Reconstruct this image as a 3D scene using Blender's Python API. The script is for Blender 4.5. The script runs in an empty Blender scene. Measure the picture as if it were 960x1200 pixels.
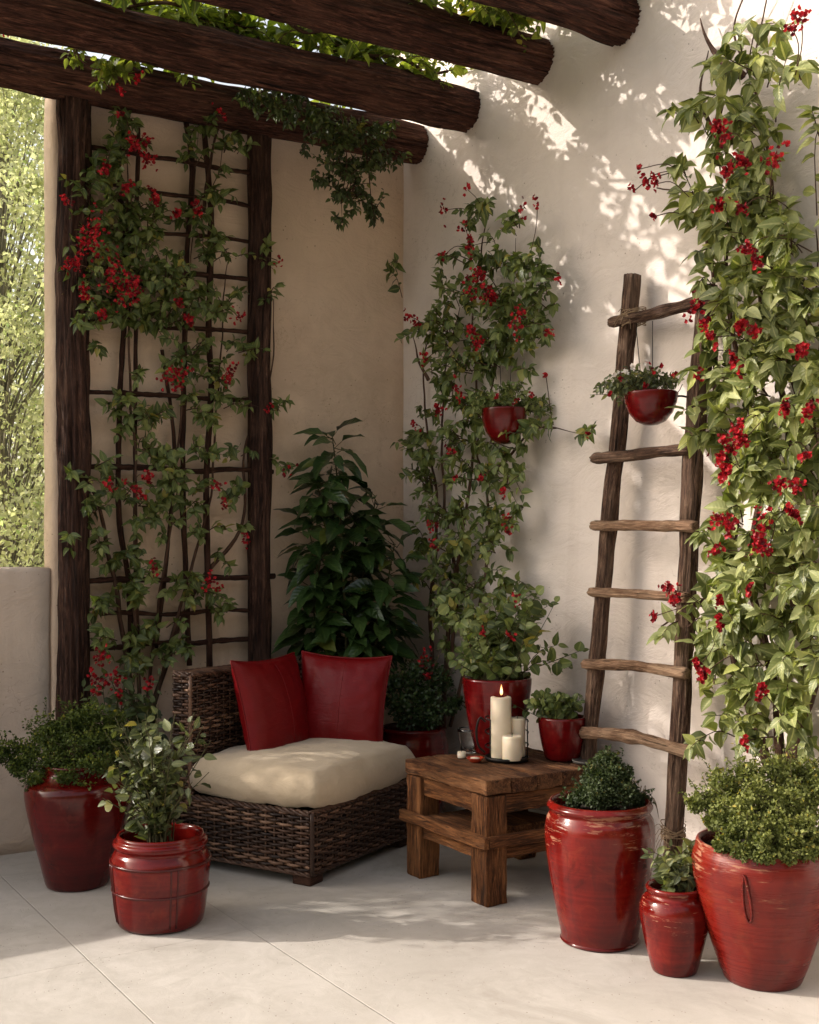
import bpy, math, random
import numpy as np
from mathutils import Vector, Matrix, noise

random.seed(7)
rng = np.random.default_rng(7)
sc = bpy.context.scene
col = sc.collection
PI = math.pi
R = math.radians

# ------------------------------------------------------------------ survey of the place
# right wall = plane x=0, trellis wall = plane y=0, corner at the origin, patio in x<0, y<0
CAM = Vector((-3.15, -4.835, 1.25))
YAW = R(33.4)
FW = (math.sin(YAW), math.cos(YAW))
RT = (math.cos(YAW), -math.sin(YAW))
FPX = 1320.0

def ray(px, py):
    s = (px - 480) / FPX; t = (650 - py) / FPX
    return Vector((FW[0] + RT[0]*s, FW[1] + RT[1]*s, t))
def on_floor(px, py, z=0.0):
    d = ray(px, py); return CAM + d * ((z - CAM.z) / d.z)
def on_right(px, py, off=0.0):
    d = ray(px, py); return CAM + d * ((-CAM.x - off) / d.x)
def on_back(px, py, off=0.0):
    d = ray(px, py); return CAM + d * ((-CAM.y - off) / d.y)

# ------------------------------------------------------------------ material helpers
class NT:
    def __init__(s, name):
        s.m = bpy.data.materials.new(name); s.m.use_nodes = True
        s.t = s.m.node_tree; s.t.nodes.clear()
        s.out = s.t.nodes.new('ShaderNodeOutputMaterial')
    def n(s, typ, ins=None, **kw):
        nd = s.t.nodes.new('ShaderNode' + typ)
        for k, v in kw.items(): setattr(nd, k, v)
        if ins:
            for k, v in ins.items():
                if isinstance(v, bpy.types.NodeSocket): s.t.links.new(v, nd.inputs[k])
                else: nd.inputs[k].default_value = v
        return nd
    def ramp(s, fac, stops, interp='LINEAR'):
        nd = s.n('ValToRGB'); r = nd.color_ramp; r.interpolation = interp
        while len(r.elements) < len(stops): r.elements.new(0.5)
        for e, (p, c) in zip(r.elements, stops):
            e.position = p; e.color = (c[0], c[1], c[2], 1) if not isinstance(c, (int, float)) else (c, c, c, 1)
        s.t.links.new(fac, nd.inputs['Fac']); return nd.outputs['Color']
    def noise(s, vec, scale, detail=6, rough=0.55, dist=0.0):
        return s.n('TexNoise', {'Vector': vec, 'Scale': scale, 'Detail': detail, 'Roughness': rough, 'Distortion': dist}).outputs['Fac']
    def mapv(s, vec, scale=(1, 1, 1), loc=(0, 0, 0)):
        return s.n('Mapping', {'Vector': vec, 'Scale': scale, 'Location': loc}).outputs['Vector']
    def mix(s, fac, a, b, mode='MIX'):
        nd = s.n('Mix', data_type='RGBA', blend_type=mode)
        for k, v in ((0, fac), (6, a), (7, b)):
            if isinstance(v, bpy.types.NodeSocket): s.t.links.new(v, nd.inputs[k])
            else: nd.inputs[k].default_value = v if k == 0 else (v[0], v[1], v[2], 1)
        return nd.outputs[2]
    def math(s, op, a, b=None, c=None, clamp=False):
        nd = s.n('Math', operation=op, use_clamp=clamp)
        for k, v in ((0, a), (1, b), (2, c)):
            if v is None: continue
            if isinstance(v, bpy.types.NodeSocket): s.t.links.new(v, nd.inputs[k])
            else: nd.inputs[k].default_value = v
        return nd.outputs[0]
    def bump(s, h, strength=0.3, dist=0.01, normal=None):
        ins = {'Height': h, 'Strength': strength, 'Distance': dist}
        if normal is not None: ins['Normal'] = normal
        return s.n('Bump', ins).outputs['Normal']
    def bsdf(s, **ins):
        p = s.n('BsdfPrincipled', {k.replace('_', ' '): v for k, v in ins.items()})
        s.t.links.new(p.outputs[0], s.out.inputs[0]); return p
    def attr(s, name):
        return s.n('Attribute', attribute_name=name)

def c4(r, g, b): return (r, g, b, 1)

# ---- stucco
def mat_stucco(name, base, dark, seed=0.0):
    t = NT(name)
    pos = t.n('NewGeometry').outputs['Position']
    pv = t.mapv(pos, loc=(seed, seed*1.7, seed*0.3))
    big = t.noise(pv, 1.1, 5, 0.6, 0.4)
    streak = t.noise(t.mapv(pv, (3.2, 3.2, 0.5)), 1.6, 6, 0.65, 0.5)
    mid = t.noise(pv, 7, 6, 0.65, 0.8)
    fine = t.noise(pv, 75, 5, 0.65)
    trowel = t.noise(t.mapv(pv, (1, 1, 1.8)), 4.2, 7, 0.68, 1.6)
    c = t.mix(t.ramp(big, [(0.35, 0.0), (0.7, 1.0)]), dark, base)
    c = t.mix(t.ramp(streak, [(0.5, 0.0), (0.78, 0.4)]), c, (dark[0]*0.8, dark[1]*0.76, dark[2]*0.72))
    c = t.mix(t.ramp(mid, [(0.35, 0.0), (0.75, 0.5)]), c, (base[0]*1.06, base[1]*1.05, base[2]*1.04))
    vor = t.n('TexVoronoi', {'Vector': pv, 'Scale': 34.0, 'Randomness': 1.0})
    pit = t.ramp(vor.outputs['Distance'], [(0.06, 1.0), (0.13, 0.0)])
    gate = t.ramp(t.noise(pv, 5.5, 3), [(0.52, 0.0), (0.62, 1.0)])
    pit = t.mix(1.0, pit, gate, 'MULTIPLY')
    cr = t.n('TexVoronoi', {'Vector': t.n('VectorMath', {0: pv, 1: t.n('TexNoise', {'Vector': pv, 'Scale': 6.0, 'Detail': 6.0}).outputs['Color']}, operation='ADD').outputs[0], 'Scale': 2.1}, feature='DISTANCE_TO_EDGE')
    crack = t.ramp(cr.outputs['Distance'], [(0.0, 1.0), (0.006, 0.0)])
    crack = t.mix(1.0, crack, t.ramp(t.noise(pv, 1.7, 3), [(0.5, 0.0), (0.62, 0.6)]), 'MULTIPLY')
    c = t.mix(pit, c, (dark[0]*0.5, dark[1]*0.45, dark[2]*0.4))
    c = t.mix(crack, c, (dark[0]*0.6, dark[1]*0.55, dark[2]*0.5))
    # darker towards the ground
    z = t.n('SeparateXYZ', {0: pos}).outputs['Z']
    foot_tone = t.math('MULTIPLY', t.ramp(t.math('ADD', z, t.math('MULTIPLY', mid, 0.5)), [(0.2, 1.0), (0.75, 0.0)]), 0.35)
    c = t.mix(foot_tone, c, (dark[0]*0.72, dark[1]*0.7, dark[2]*0.66))
    h = t.math('ADD', t.math('MULTIPLY', trowel, 1.5), t.math('MULTIPLY', fine, 0.22))
    h = t.math('SUBTRACT', h, t.math('MULTIPLY', pit, 0.35))
    h = t.math('SUBTRACT', h, t.math('MULTIPLY', crack, 0.25))
    t.bsdf(Base_Color=c, Roughness=0.88, Specular_IOR_Level=0.2, Normal=t.bump(h, 0.55, 0.016))
    return t.m

def mat_floor():
    t = NT('stone_paving')
    pos = t.n('NewGeometry').outputs['Position']
    sx = t.n('SeparateXYZ', {0: pos})
    w = t.noise(pos, 9, 3)
    wob = t.math('MULTIPLY', t.math('SUBTRACT', w, 0.5), 0.004)
    dx = t.math('PINGPONG', t.math('ADD', t.math('ADD', sx.outputs['X'], 20 * 0.535 + 1.53), wob), 0.535/2)
    dy = t.math('PINGPONG', t.math('ADD', t.math('ADD', sx.outputs['Y'], 20 * 1.06 + 1.40), wob), 1.06/2)
    d = t.math('MINIMUM', dx, dy)
    seam = t.ramp(t.math('MULTIPLY', d, 100), [(0.08, 1.0), (0.36, 0.0)])
    fade = t.ramp(t.math('ADD', t.math('MULTIPLY', sx.outputs['X'], -0.5), t.math('MULTIPLY', t.noise(pos, 2.5, 3), 0.5)), [(0.82, 0.05), (1.02, 1.0)])
    seam = t.math('MULTIPLY', seam, fade)
    # per slab tone
    ix = t.math('FLOOR', t.math('DIVIDE', t.math('ADD', sx.outputs['X'], 1.53), 0.535))
    iy = t.math('FLOOR', t.math('DIVIDE', t.math('ADD', sx.outputs['Y'], 1.40), 1.06))
    cell = t.n('TexWhiteNoise', {'Vector': t.n('CombineXYZ', {0: ix, 1: iy}).outputs[0]}, noise_dimensions='3D').outputs['Value']
    big = t.noise(pos, 1.7, 6, 0.62, 0.6)
    mid = t.noise(pos, 11, 7, 0.66, 0.8)
    fine = t.noise(pos, 120, 4, 0.6)
    c = t.mix(t.ramp(big, [(0.32, 0.0), (0.7, 1.0)]), (0.38, 0.35, 0.315), (0.51, 0.475, 0.435))
    c = t.mix(t.ramp(mid, [(0.4, 0.0), (0.72, 0.55)]), c, (0.36, 0.325, 0.285))
    c = t.mix(t.ramp(cell, [(0.0, 0.0), (1.0, 0.28)]), c, (0.44, 0.40, 0.35))
    vor = t.n('TexVoronoi', {'Vector': pos, 'Scale': 46.0})
    pit = t.mix(1.0, t.ramp(vor.outputs['Distance'], [(0.07, 1.0), (0.15, 0.0)]), t.ramp(t.noise(pos, 6, 4), [(0.46, 0.0), (0.54, 1.0)]), 'MULTIPLY')
    c = t.mix(t.math('MULTIPLY', pit, 0.8), c, (0.2, 0.165, 0.13))
    stain = t.ramp(t.noise(t.mapv(pos, loc=(3, 1, 0)), 2.3, 7, 0.7, 1.2), [(0.52, 0.0), (0.70, 0.55)])
    c = t.mix(stain, c, (0.30, 0.27, 0.235))
    c = t.mix(t.math('MULTIPLY', seam, 0.3), c, (0.22, 0.19, 0.155))
    h = t.math('ADD', t.math('MULTIPLY', mid, 0.5), t.math('MULTIPLY', fine, 0.12))
    h = t.math('SUBTRACT', h, t.math('MULTIPLY', pit, 0.6))
    h = t.math('SUBTRACT', h, t.math('MULTIPLY', seam, 0.6))
    t.bsdf(Base_Color=c, Roughness=t.math('ADD', 0.5, t.math('MULTIPLY', mid, 0.35)), Specular_IOR_Level=0.35, Normal=t.bump(h, 0.5, 0.006))
    return t.m

def mat_bark(name, dark, mid, light, grain=1.0, bumps=0.9, light_amt=0.5):
    """wood whose grain runs along pc.z"""
    t = NT(name)
    pc = t.attr('pc').outputs['Vector']
    rn = t.attr('rnd').outputs['Fac']
    off = t.n('CombineXYZ', {0: t.math('MULTIPLY', rn, 7.0), 1: t.math('MULTIPLY', rn, 3.0), 2: t.math('MULTIPLY', rn, 11.0)}).outputs[0]
    v = t.n('VectorMath', {0: pc, 1: off}, operation='ADD').outputs[0]
    g1 = t.noise(t.mapv(v, (46*grain, 46*grain, 4.5*grain)), 1.0, 9, 0.72, 1.2)
    g2 = t.noise(t.mapv(v, (170*grain, 170*grain, 12*grain)), 1.0, 6, 0.72, 0.8)
    g3 = t.noise(t.mapv(v, (9, 9, 3)), 1.0, 4, 0.6, 0.8)
    c = t.ramp(g1, [(0.33, dark), (0.52, mid), (0.72, light)])
    c = t.mix(t.ramp(g2, [(0.42, 0.75), (0.6, 0.0)]), c, dark)
    c = t.mix(t.ramp(g3, [(0.45, 0.0), (0.75, light_amt)]), c, light)
    ck = t.noise(t.mapv(v, (60*grain, 60*grain, 3.6*grain)), 1.0, 5, 0.65, 1.8)
    crk = t.ramp(ck, [(0.34, 1.0), (0.42, 0.0)])
    c = t.mix(t.math('MULTIPLY', crk, 0.85), c, (dark[0]*.5, dark[1]*.5, dark[2]*.5))
    h = t.math('SUBTRACT', t.math('ADD', g1, t.math('MULTIPLY', g2, 0.6)), t.math('MULTIPLY', crk, 0.7))
    t.bsdf(Base_Color=c, Roughness=0.82, Specular_IOR_Level=0.25, Normal=t.bump(h, bumps, 0.012/grain))
    return t.m

def mat_glaze(name, red, deep, wear=0.25, rough=0.2, bands=1.0):
    t = NT(name)
    oc = t.n('TexCoord').outputs['Object']
    rnd = t.n('ObjectInfo').outputs['Random']
    v = t.n('VectorMath', {0: oc, 1: t.n('CombineXYZ', {0: t.math('MULTIPLY', rnd, 9.0), 2: t.math('MULTIPLY', rnd, 5.0)}).outputs[0]}, operation='ADD').outputs[0]
    big = t.noise(v, 7, 5, 0.6, 0.6)
    streak = t.noise(t.mapv(v, (3.0, 3.0, 75)), 1.0, 7, 0.66, 0.25)
    chip = t.noise(t.mapv(v, (10, 10, 95)), 1.0, 8, 0.72, 0.4)
    blot = t.noise(v, 16, 7, 0.7, 0.8)
    z = t.n('SeparateXYZ', {0: t.n('TexCoord').outputs['Generated']}).outputs['Z']
    c = t.mix(t.ramp(big, [(0.3, 0.0), (0.72, 1.0)]), deep, red)
    c = t.mix(t.ramp(streak, [(0.45, 0.0), (0.75, 0.55)]), c, (red[0]*1.25, red[1]*1.6, red[2]*1.5))
    c = t.mix(t.ramp(blot, [(0.56, 0.0), (0.66, 0.45)]), c, (deep[0]*0.5, deep[1]*0.6, deep[2]*0.6))
    b2 = t.noise(t.mapv(v, loc=(2.7, 1.1, 0)), 9, 7, 0.7, 1.4)
    c = t.mix(t.ramp(b2, [(0.52, 0.0), (0.66, 0.55)]), c, (red[0]*1.25, red[1]*3.0 + .004, red[2]*2.4))
    dr = t.noise(t.mapv(v, (22, 22, 3.0)), 1.0, 5, 0.6, 0.7)
    c = t.mix(t.ramp(dr, [(0.55, 0.0), (0.72, 0.5)]), c, (deep[0]*.6, deep[1]*.6, deep[2]*.6))
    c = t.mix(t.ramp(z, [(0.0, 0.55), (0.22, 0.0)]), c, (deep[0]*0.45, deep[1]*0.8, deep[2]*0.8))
    top = t.ramp(z, [(0.45, 0.0), (0.9, 1.0)])
    gate = t.ramp(t.noise(v, 6.5, 4, 0.6), [(0.45, 0.0), (0.7, 0.14)])
    thr = t.math('SUBTRACT', t.math('ADD', chip, gate), t.math('SUBTRACT', 0.86 - wear*0.30, t.math('MULTIPLY', top, 0.10*wear*2)))
    worn = t.math('MULTIPLY', t.ramp(t.math('MULTIPLY', thr, 10), [(0.0, 0.0), (0.6, 1.0)]), 0.85)
    c = t.mix(worn, c, (0.30, 0.135, 0.075))
    thr2 = t.math('SUBTRACT', t.noise(v, 55, 5, 0.7), 0.80 - wear*0.12)
    c = t.mix(t.ramp(t.math('MULTIPLY', thr2, 10), [(0.0, 0.0), (0.7, 0.7)]), c, (0.30, 0.15, 0.09))
    h = t.math('ADD', t.math('MULTIPLY', streak, 0.35*bands), t.math('MULTIPLY', big, 0.9))
    h = t.math('SUBTRACT', h, t.math('MULTIPLY', worn, 0.4))
    ro = t.math('ADD', t.math('ADD', rough, t.math('MULTIPLY', worn, 0.45)), t.math('MULTIPLY', t.ramp(streak, [(0.4, 0.0), (0.7, 1.0)]), 0.14))
    t.bsdf(Base_Color=c, Roughness=ro, Specular_IOR_Level=0.38, Normal=t.bump(h, 0.22, 0.006))
    return t.m

def mat_leaf(name, dark, mid, light, transl=0.32, rough=0.42, spec=0.45, vein=0.5, tint=(1.25, 1.3, 0.55)):
    t = NT(name)
    a = t.attr('lf').outputs['Vector']
    sp = t.n('SeparateXYZ', {0: a})
    rn, side, along = sp.outputs[0], sp.outputs[1], sp.outputs[2]
    pos = t.n('NewGeometry').outputs['Position']
    clump = t.noise(pos, 5.0, 2)
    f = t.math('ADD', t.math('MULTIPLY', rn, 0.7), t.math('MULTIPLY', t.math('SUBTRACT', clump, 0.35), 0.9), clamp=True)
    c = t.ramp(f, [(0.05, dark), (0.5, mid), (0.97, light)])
    c = t.mix(t.ramp(rn, [(0.955, 0.0), (0.975, 0.75)]), c, (min(.5, light[0]*1.25 + .03), light[1]*0.95, light[2]*0.45))
    vn = t.ramp(side, [(0.0, vein), (0.22, 0.0)])
    c = t.mix(vn, c, (min(1, light[0]*1.35), min(1, light[1]*1.25), light[2]*1.2))
    ribs = t.n('TexWave', {'Vector': t.n('CombineXYZ', {0: t.math('SUBTRACT', along, t.math('MULTIPLY', side, 0.22))}).outputs[0], 'Scale': 2.2, 'Distortion': 0.0}).outputs['Fac']
    back = t.n('NewGeometry').outputs['Backfacing']
    c = t.mix(t.math('MULTIPLY', back, 0.22), c, (mid[0]*1.5, mid[1]*1.35, mid[2]*1.7))
    p = t.n('BsdfPrincipled', {'Base Color': c, 'Roughness': t.math('ADD', rough, t.math('MULTIPLY', rn, 0.12)), 'Specular IOR Level': spec, 'Normal': t.bump(ribs, 0.25, 0.003)})
    tc = t.mix(1.0, c, tint, 'MULTIPLY')
    tr = t.n('BsdfTranslucent', {'Color': tc})
    mx = t.n('MixShader', {0: transl, 1: p.outputs[0], 2: tr.outputs[0]})
    t.t.links.new(mx.outputs[0], t.out.inputs[0])
    return t.m

def mat_petal():
    t = NT('red_petal')
    a = t.n('SeparateXYZ', {0: t.attr('lf').outputs['Vector']})
    c = t.ramp(a.outputs[0], [(0.0, (0.09, 0.002, 0.006)), (0.5, (0.31, 0.005, 0.013)), (1.0, (0.54, 0.02, 0.03))])
    p = t.n('BsdfPrincipled', {'Base Color': c, 'Roughness': 0.5, 'Specular IOR Level': 0.3})
    tr = t.n('BsdfTranslucent', {'Color': t.mix(1.0, c, (1.3, 1.1, 1.1), 'MULTIPLY')})
    mx = t.n('MixShader', {0: 0.3, 1: p.outputs[0], 2: tr.outputs[0]})
    t.t.links.new(mx.outputs[0], t.out.inputs[0])
    return t.m

def mat_plain(name, c, rough=0.6, metal=0.0, spec=0.4, nscale=30, var=0.25, bump=0.2, **kw):
    t = NT(name)
    oc = t.n('TexCoord').outputs['Object']
    f = t.noise(oc, nscale, 6, 0.65, 0.3)
    cc = t.mix(f, (c[0]*(1-var), c[1]*(1-var), c[2]*(1-var)), (c[0]*(1+var), c[1]*(1+var), c[2]*(1+var)))
    t.bsdf(Base_Color=cc, Roughness=rough, Metallic=metal, Specular_IOR_Level=spec, Normal=t.bump(f, bump, 0.004), **kw)
    return t.m

def mat_wicker():
    t = NT('dark_wicker')
    rn = t.attr('rnd').outputs['Fac']
    pc = t.attr('pc').outputs['Vector']
    g = t.noise(t.mapv(pc, (60, 60, 14)), 1.0, 5, 0.6)
    c = t.ramp(rn, [(0.0, (0.014, 0.006, 0.004)), (0.45, (0.058, 0.027, 0.016)), (0.8, (0.14, 0.072, 0.044)), (1.0, (0.29, 0.17, 0.108))])
    c = t.mix(t.ramp(g, [(0.4, 0.0), (0.75, 0.6)]), c, (0.085, 0.046, 0.03))
    t.bsdf(Base_Color=c, Roughness=0.5, Specular_IOR_Level=0.4, Normal=t.bump(g, 0.4, 0.003))
    return t.m

def mat_leather():
    t = NT('red_leather')
    oc = t.n('TexCoord').outputs['Object']
    g = t.noise(oc, 9, 5, 0.6, 0.5)
    vor = t.n('TexVoronoi', {'Vector': oc, 'Scale': 260.0}).outputs['Distance']
    wr = t.noise(t.mapv(oc, (1, 1, 3)), 14, 6, 0.6, 1.5)
    c = t.mix(g, (0.105, 0.0015, 0.003), (0.19, 0.003, 0.005))
    h = t.math('ADD', t.math('MULTIPLY', vor, 0.12), wr)
    t.bsdf(Base_Color=c, Roughness=t.math('ADD', 0.30, t.math('MULTIPLY', g, 0.2)), Specular_IOR_Level=0.24, Normal=t.bump(h, 0.3, 0.007))
    return t.m

def mat_fabric():
    t = NT('cream_canvas')
    oc = t.n('TexCoord').outputs['Object']
    g = t.noise(oc, 6, 6, 0.62, 0.8)
    wr = t.noise(t.mapv(oc, (1.2, 1, 1)), 9, 6, 0.55, 1.8)
    sx = t.n('SeparateXYZ', {0: oc})
    wv = t.math('ADD', t.math('SINE', t.math('MULTIPLY', sx.outputs[0], 2600)), t.math('SINE', t.math('MULTIPLY', sx.outputs[1], 2600)))
    c = t.mix(g, (0.44, 0.345, 0.235), (0.60, 0.49, 0.36))
    h = t.math('ADD', wr, t.math('MULTIPLY', wv, 0.02))
    t.bsdf(Base_Color=c, Roughness=0.92, Specular_IOR_Level=0.1, Sheen_Weight=0.2, Normal=t.bump(h, 0.42, 0.014))
    return t.m

def mat_wax():
    t = NT('ivory_wax')
    oc = t.n('TexCoord').outputs['Object']
    g = t.noise(oc, 24, 4)
    c = t.mix(g, (0.70, 0.58, 0.42), (0.80, 0.70, 0.55))
    t.bsdf(Base_Color=c, Roughness=0.5, Subsurface_Weight=0.35, Subsurface_Radius=(0.02, 0.012, 0.006), Normal=t.bump(g, 0.15, 0.003))
    return t.m

def mat_flame():
    t = NT('flame')
    z = t.n('SeparateXYZ', {0: t.n('TexCoord').outputs['Generated']}).outputs['Z']
    c = t.ramp(z, [(0.0, (1.0, 0.35, 0.08)), (0.35, (1.0, 0.75, 0.38)), (1.0, (1.0, 0.32, 0.06))])
    e = t.n('Emission', {'Color': c, 'Strength': 3.0})
    t.t.links.new(e.outputs[0], t.out.inputs[0])
    return t.m

def mat_glass(name='clear_glass', col=(0.95, 0.96, 0.95), rough=0.03):
    t = NT(name)
    t.bsdf(Base_Color=c4(*col), Roughness=rough, Transmission_Weight=1.0, IOR=1.45)
    return t.m

M = {}
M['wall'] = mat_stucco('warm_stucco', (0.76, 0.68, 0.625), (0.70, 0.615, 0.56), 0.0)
M['wall2'] = mat_stucco('tan_stucco', (0.73, 0.57, 0.44), (0.58, 0.435, 0.325), 4.3)  # tan plaster of the trellis wall, its own colour
M['lowwall'] = mat_stucco('low_stucco', (0.60, 0.50, 0.425), (0.50, 0.41, 0.345), 8.1)
M['floor'] = mat_floor()
M['beam'] = mat_bark('dark_log', (0.012, 0.004, 0.0026), (0.105, 0.038, 0.024), (0.29, 0.135, 0.09), 1.15, 1.0, 0.25)
M['post'] = mat_bark('dark_post', (0.010, 0.004, 0.003), (0.068, 0.029, 0.019), (0.22, 0.12, 0.083), 1.0, 1.0, 0.28)
M['stick'] = mat_bark('trellis_stick', (0.011, 0.004, 0.003), (0.06, 0.023, 0.014), (0.16, 0.078, 0.05), 1.8, 0.8, 0.3)
M['ladder_leg'] = mat_bark('ladder_leg_wood', (0.018, 0.008, 0.005), (0.135, 0.073, 0.047), (0.40, 0.27, 0.185), 1.7, 1.0, 0.35)
M['rung'] = mat_bark('ladder_rung_wood', (0.07, 0.033, 0.017), (0.33, 0.195, 0.118), (0.58, 0.41, 0.275), 1.4, 0.9, 0.5)
M['table'] = mat_bark('rustic_table_wood', (0.018, 0.006, 0.002), (0.19, 0.068, 0.020), (0.42, 0.185, 0.07), 1.0, 0.7, 0.45)
M['tabletop'] = mat_bark('rustic_tabletop_wood', (0.016, 0.005, 0.002), (0.165, 0.06, 0.02), (0.42, 0.20, 0.085), 1.1, 1.0, 0.5)
M['vine_stem'] = mat_bark('vine_stem', (0.03, 0.014, 0.009), (0.10, 0.05, 0.033), (0.2, 0.12, 0.08), 3.0, 0.7, 0.4)
M['green_stem'] = mat_bark('green_stem', (0.03, 0.03, 0.012), (0.075, 0.07, 0.028), (0.13, 0.11, 0.05), 3.0, 0.4, 0.4)
M['trunk'] = mat_bark('hazy_tree_trunk', (0.16, 0.14, 0.10), (0.32, 0.28, 0.21), (0.46, 0.42, 0.33), 0.6, 0.9, 0.3)  # trunks paled as well, haze put into the colour
RED, DEEP = (0.30, 0.014, 0.009), (0.165, 0.006, 0.005)
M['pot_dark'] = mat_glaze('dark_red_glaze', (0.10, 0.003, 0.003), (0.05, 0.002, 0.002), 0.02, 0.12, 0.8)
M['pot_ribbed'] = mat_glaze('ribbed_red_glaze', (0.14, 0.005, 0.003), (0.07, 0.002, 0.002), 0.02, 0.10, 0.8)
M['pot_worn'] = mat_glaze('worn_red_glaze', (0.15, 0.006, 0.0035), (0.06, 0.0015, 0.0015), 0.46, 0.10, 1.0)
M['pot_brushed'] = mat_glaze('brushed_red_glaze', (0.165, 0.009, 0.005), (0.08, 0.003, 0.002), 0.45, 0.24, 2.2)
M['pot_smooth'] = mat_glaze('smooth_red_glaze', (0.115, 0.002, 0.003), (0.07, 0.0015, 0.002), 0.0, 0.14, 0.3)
M['strap'] = mat_plain('dark_glazed_strap', (0.06, 0.006, 0.005), 0.22)
M['soil'] = mat_plain('dark_soil', (0.02, 0.013, 0.009), 0.95, nscale=90, var=0.6, bump=0.9)
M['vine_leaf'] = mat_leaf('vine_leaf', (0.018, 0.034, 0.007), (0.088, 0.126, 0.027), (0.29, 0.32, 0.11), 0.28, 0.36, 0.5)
M['bright_leaf'] = mat_leaf('sunny_vine_leaf', (0.024, 0.040, 0.010), (0.165, 0.20, 0.052), (0.52, 0.54, 0.26), 0.34, 0.36, 0.5)  # lighter twin of the vine leaf, sunlit paleness put into the colour
M['canopy_leaf'] = mat_leaf('canopy_leaf', (0.05, 0.08, 0.012), (0.15, 0.20, 0.032), (0.32, 0.36, 0.08), 0.5)
M['dark_leaf'] = mat_leaf('dark_glossy_leaf', (0.007, 0.020, 0.005), (0.026, 0.056, 0.013), (0.08, 0.13, 0.03), 0.14, 0.27, 0.6, 0.4)
M['spray_leaf'] = mat_leaf('hanging_leaf', (0.014, 0.026, 0.008), (0.042, 0.064, 0.018), (0.13, 0.16, 0.05), 0.28)
M['curly_leaf'] = mat_leaf('curly_leaf', (0.013, 0.025, 0.005), (0.058, 0.088, 0.015), (0.19, 0.225, 0.042), 0.25, 0.5, 0.3, 0.0)
M['thyme_leaf'] = mat_leaf('pale_tiny_leaf', (0.035, 0.05, 0.010), (0.135, 0.16, 0.038), (0.33, 0.345, 0.11), 0.25, 0.55, 0.3, 0.0)
M['box_leaf'] = mat_leaf('box_leaf', (0.014, 0.025, 0.007), (0.042, 0.064, 0.019), (0.11, 0.14, 0.05), 0.2, 0.45, 0.4, 0.0)
M['dusky_leaf'] = mat_leaf('dusky_leaf', (0.020, 0.030, 0.010), (0.08, 0.10, 0.036), (0.28, 0.31, 0.13), 0.3, 0.33, 0.55)
M['hazy_tree_leaf'] = mat_leaf('hazy_tree_leaf', (0.40, 0.42, 0.24), (0.56, 0.57, 0.36), (0.74, 0.73, 0.54), 0.58, 0.5, 0.3, 0.0, (1.15, 1.2, 0.86))  # bright haze painted in as pale, washed-out leaf colours
M['petal'] = mat_petal()
M['white_petal'] = mat_plain('white_petal', (0.75, 0.7, 0.66), 0.6, nscale=20, var=0.1, bump=0.0)
M['wicker'] = mat_wicker()
M['wicker_core'] = mat_plain('wicker_core', (0.012, 0.007, 0.005), 0.9)
M['leather'] = mat_leather()
M['fabric'] = mat_fabric()
M['wax'] = mat_wax()
M['flame'] = mat_flame()
M['glass'] = mat_glass()
M['iron'] = mat_plain('black_iron', (0.02, 0.018, 0.017), 0.45, 0.7, var=0.3)
M['wick'] = mat_plain('burnt_wick', (0.01, 0.008, 0.007), 0.9)
M['twine'] = mat_plain('dry_twine', (0.22, 0.15, 0.09), 0.9, nscale=120, var=0.4)
M['book'] = mat_plain('grey_paper', (0.42, 0.39, 0.36), 0.8, nscale=12, var=0.12)
M['amber'] = mat_plain('amber_glass_dish', (0.36, 0.04, 0.015), 0.12, spec=0.6)
M['slate'] = mat_plain('slate_dish', (0.06, 0.055, 0.05), 0.35)
M['earth'] = mat_plain('garden_ground', (0.07, 0.065, 0.03), 0.95, nscale=3, var=0.4)

# ------------------------------------------------------------------ mesh builder
class MB:
    def __init__(s): s.V = []; s.F = []; s.P = []; s.N = []; s.k = 0
    def add(s, v, f, pc=None, rnd=0.5):
        v = np.asarray(v, dtype=float).reshape(-1, 3)
        s.V.append(v); s.F += [tuple(i + s.k for i in q) for q in f]
        s.P.append(np.asarray(pc, dtype=float).reshape(-1, 3) if pc is not None else v.copy())
        s.N.append(np.full(len(v), rnd)); s.k += len(v)
    def build(s, name, mat, parent=None, loc=None, smooth=True, kind=None):
        me = bpy.data.meshes.new(name)
        V = np.concatenate(s.V)
        if loc is not None: V = V - np.array(loc)
        me.from_pydata(V.tolist(), [], s.F)
        a = me.attributes.new('pc', 'FLOAT_VECTOR', 'POINT'); a.data.foreach_set('vector', np.concatenate(s.P).ravel())
        a = me.attributes.new('rnd', 'FLOAT', 'POINT'); a.data.foreach_set('value', np.concatenate(s.N))
        if smooth: me.polygons.foreach_set('use_smooth', [True]*len(me.polygons))
        me.materials.append(mat); me.update()
        o = bpy.data.objects.new(name, me); col.objects.link(o)
        if parent is not None: o.parent = parent
        if loc is not None: o.location = loc
        return o

def tag(o, label=None, cat=None, group=None, kind=None):
    if label: o['label'] = label
    if cat: o['category'] = cat
    if group: o['group'] = group
    if kind: o['kind'] = kind
    return o
def thing(name, label, cat, loc=(0, 0, 0), rz=0.0, group=None):
    o = bpy.data.objects.new(name, None); col.objects.link(o)
    o.empty_display_size = 0.05
    o.location = loc; o.rotation_euler = (0, 0, rz)
    return tag(o, label, cat, group)

def smooth_path(pts, n):
    """Catmull-Rom through the points"""
    P = [Vector(p) for p in pts]; P = [P[0]*2 - P[1]] + P + [P[-1]*2 - P[-2]]
    out = []; segs = len(P) - 3
    for i in range(n):
        u = i/(n - 1)*segs; k = min(int(u), segs - 1); f = u - k
        a, b, c, d = P[k:k+4]
        out.append(0.5*((2*b) + (c - a)*f + (2*a - 5*b + 4*c - d)*f*f + (3*b - a - 3*c + d)*f**3))
    return out

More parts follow.
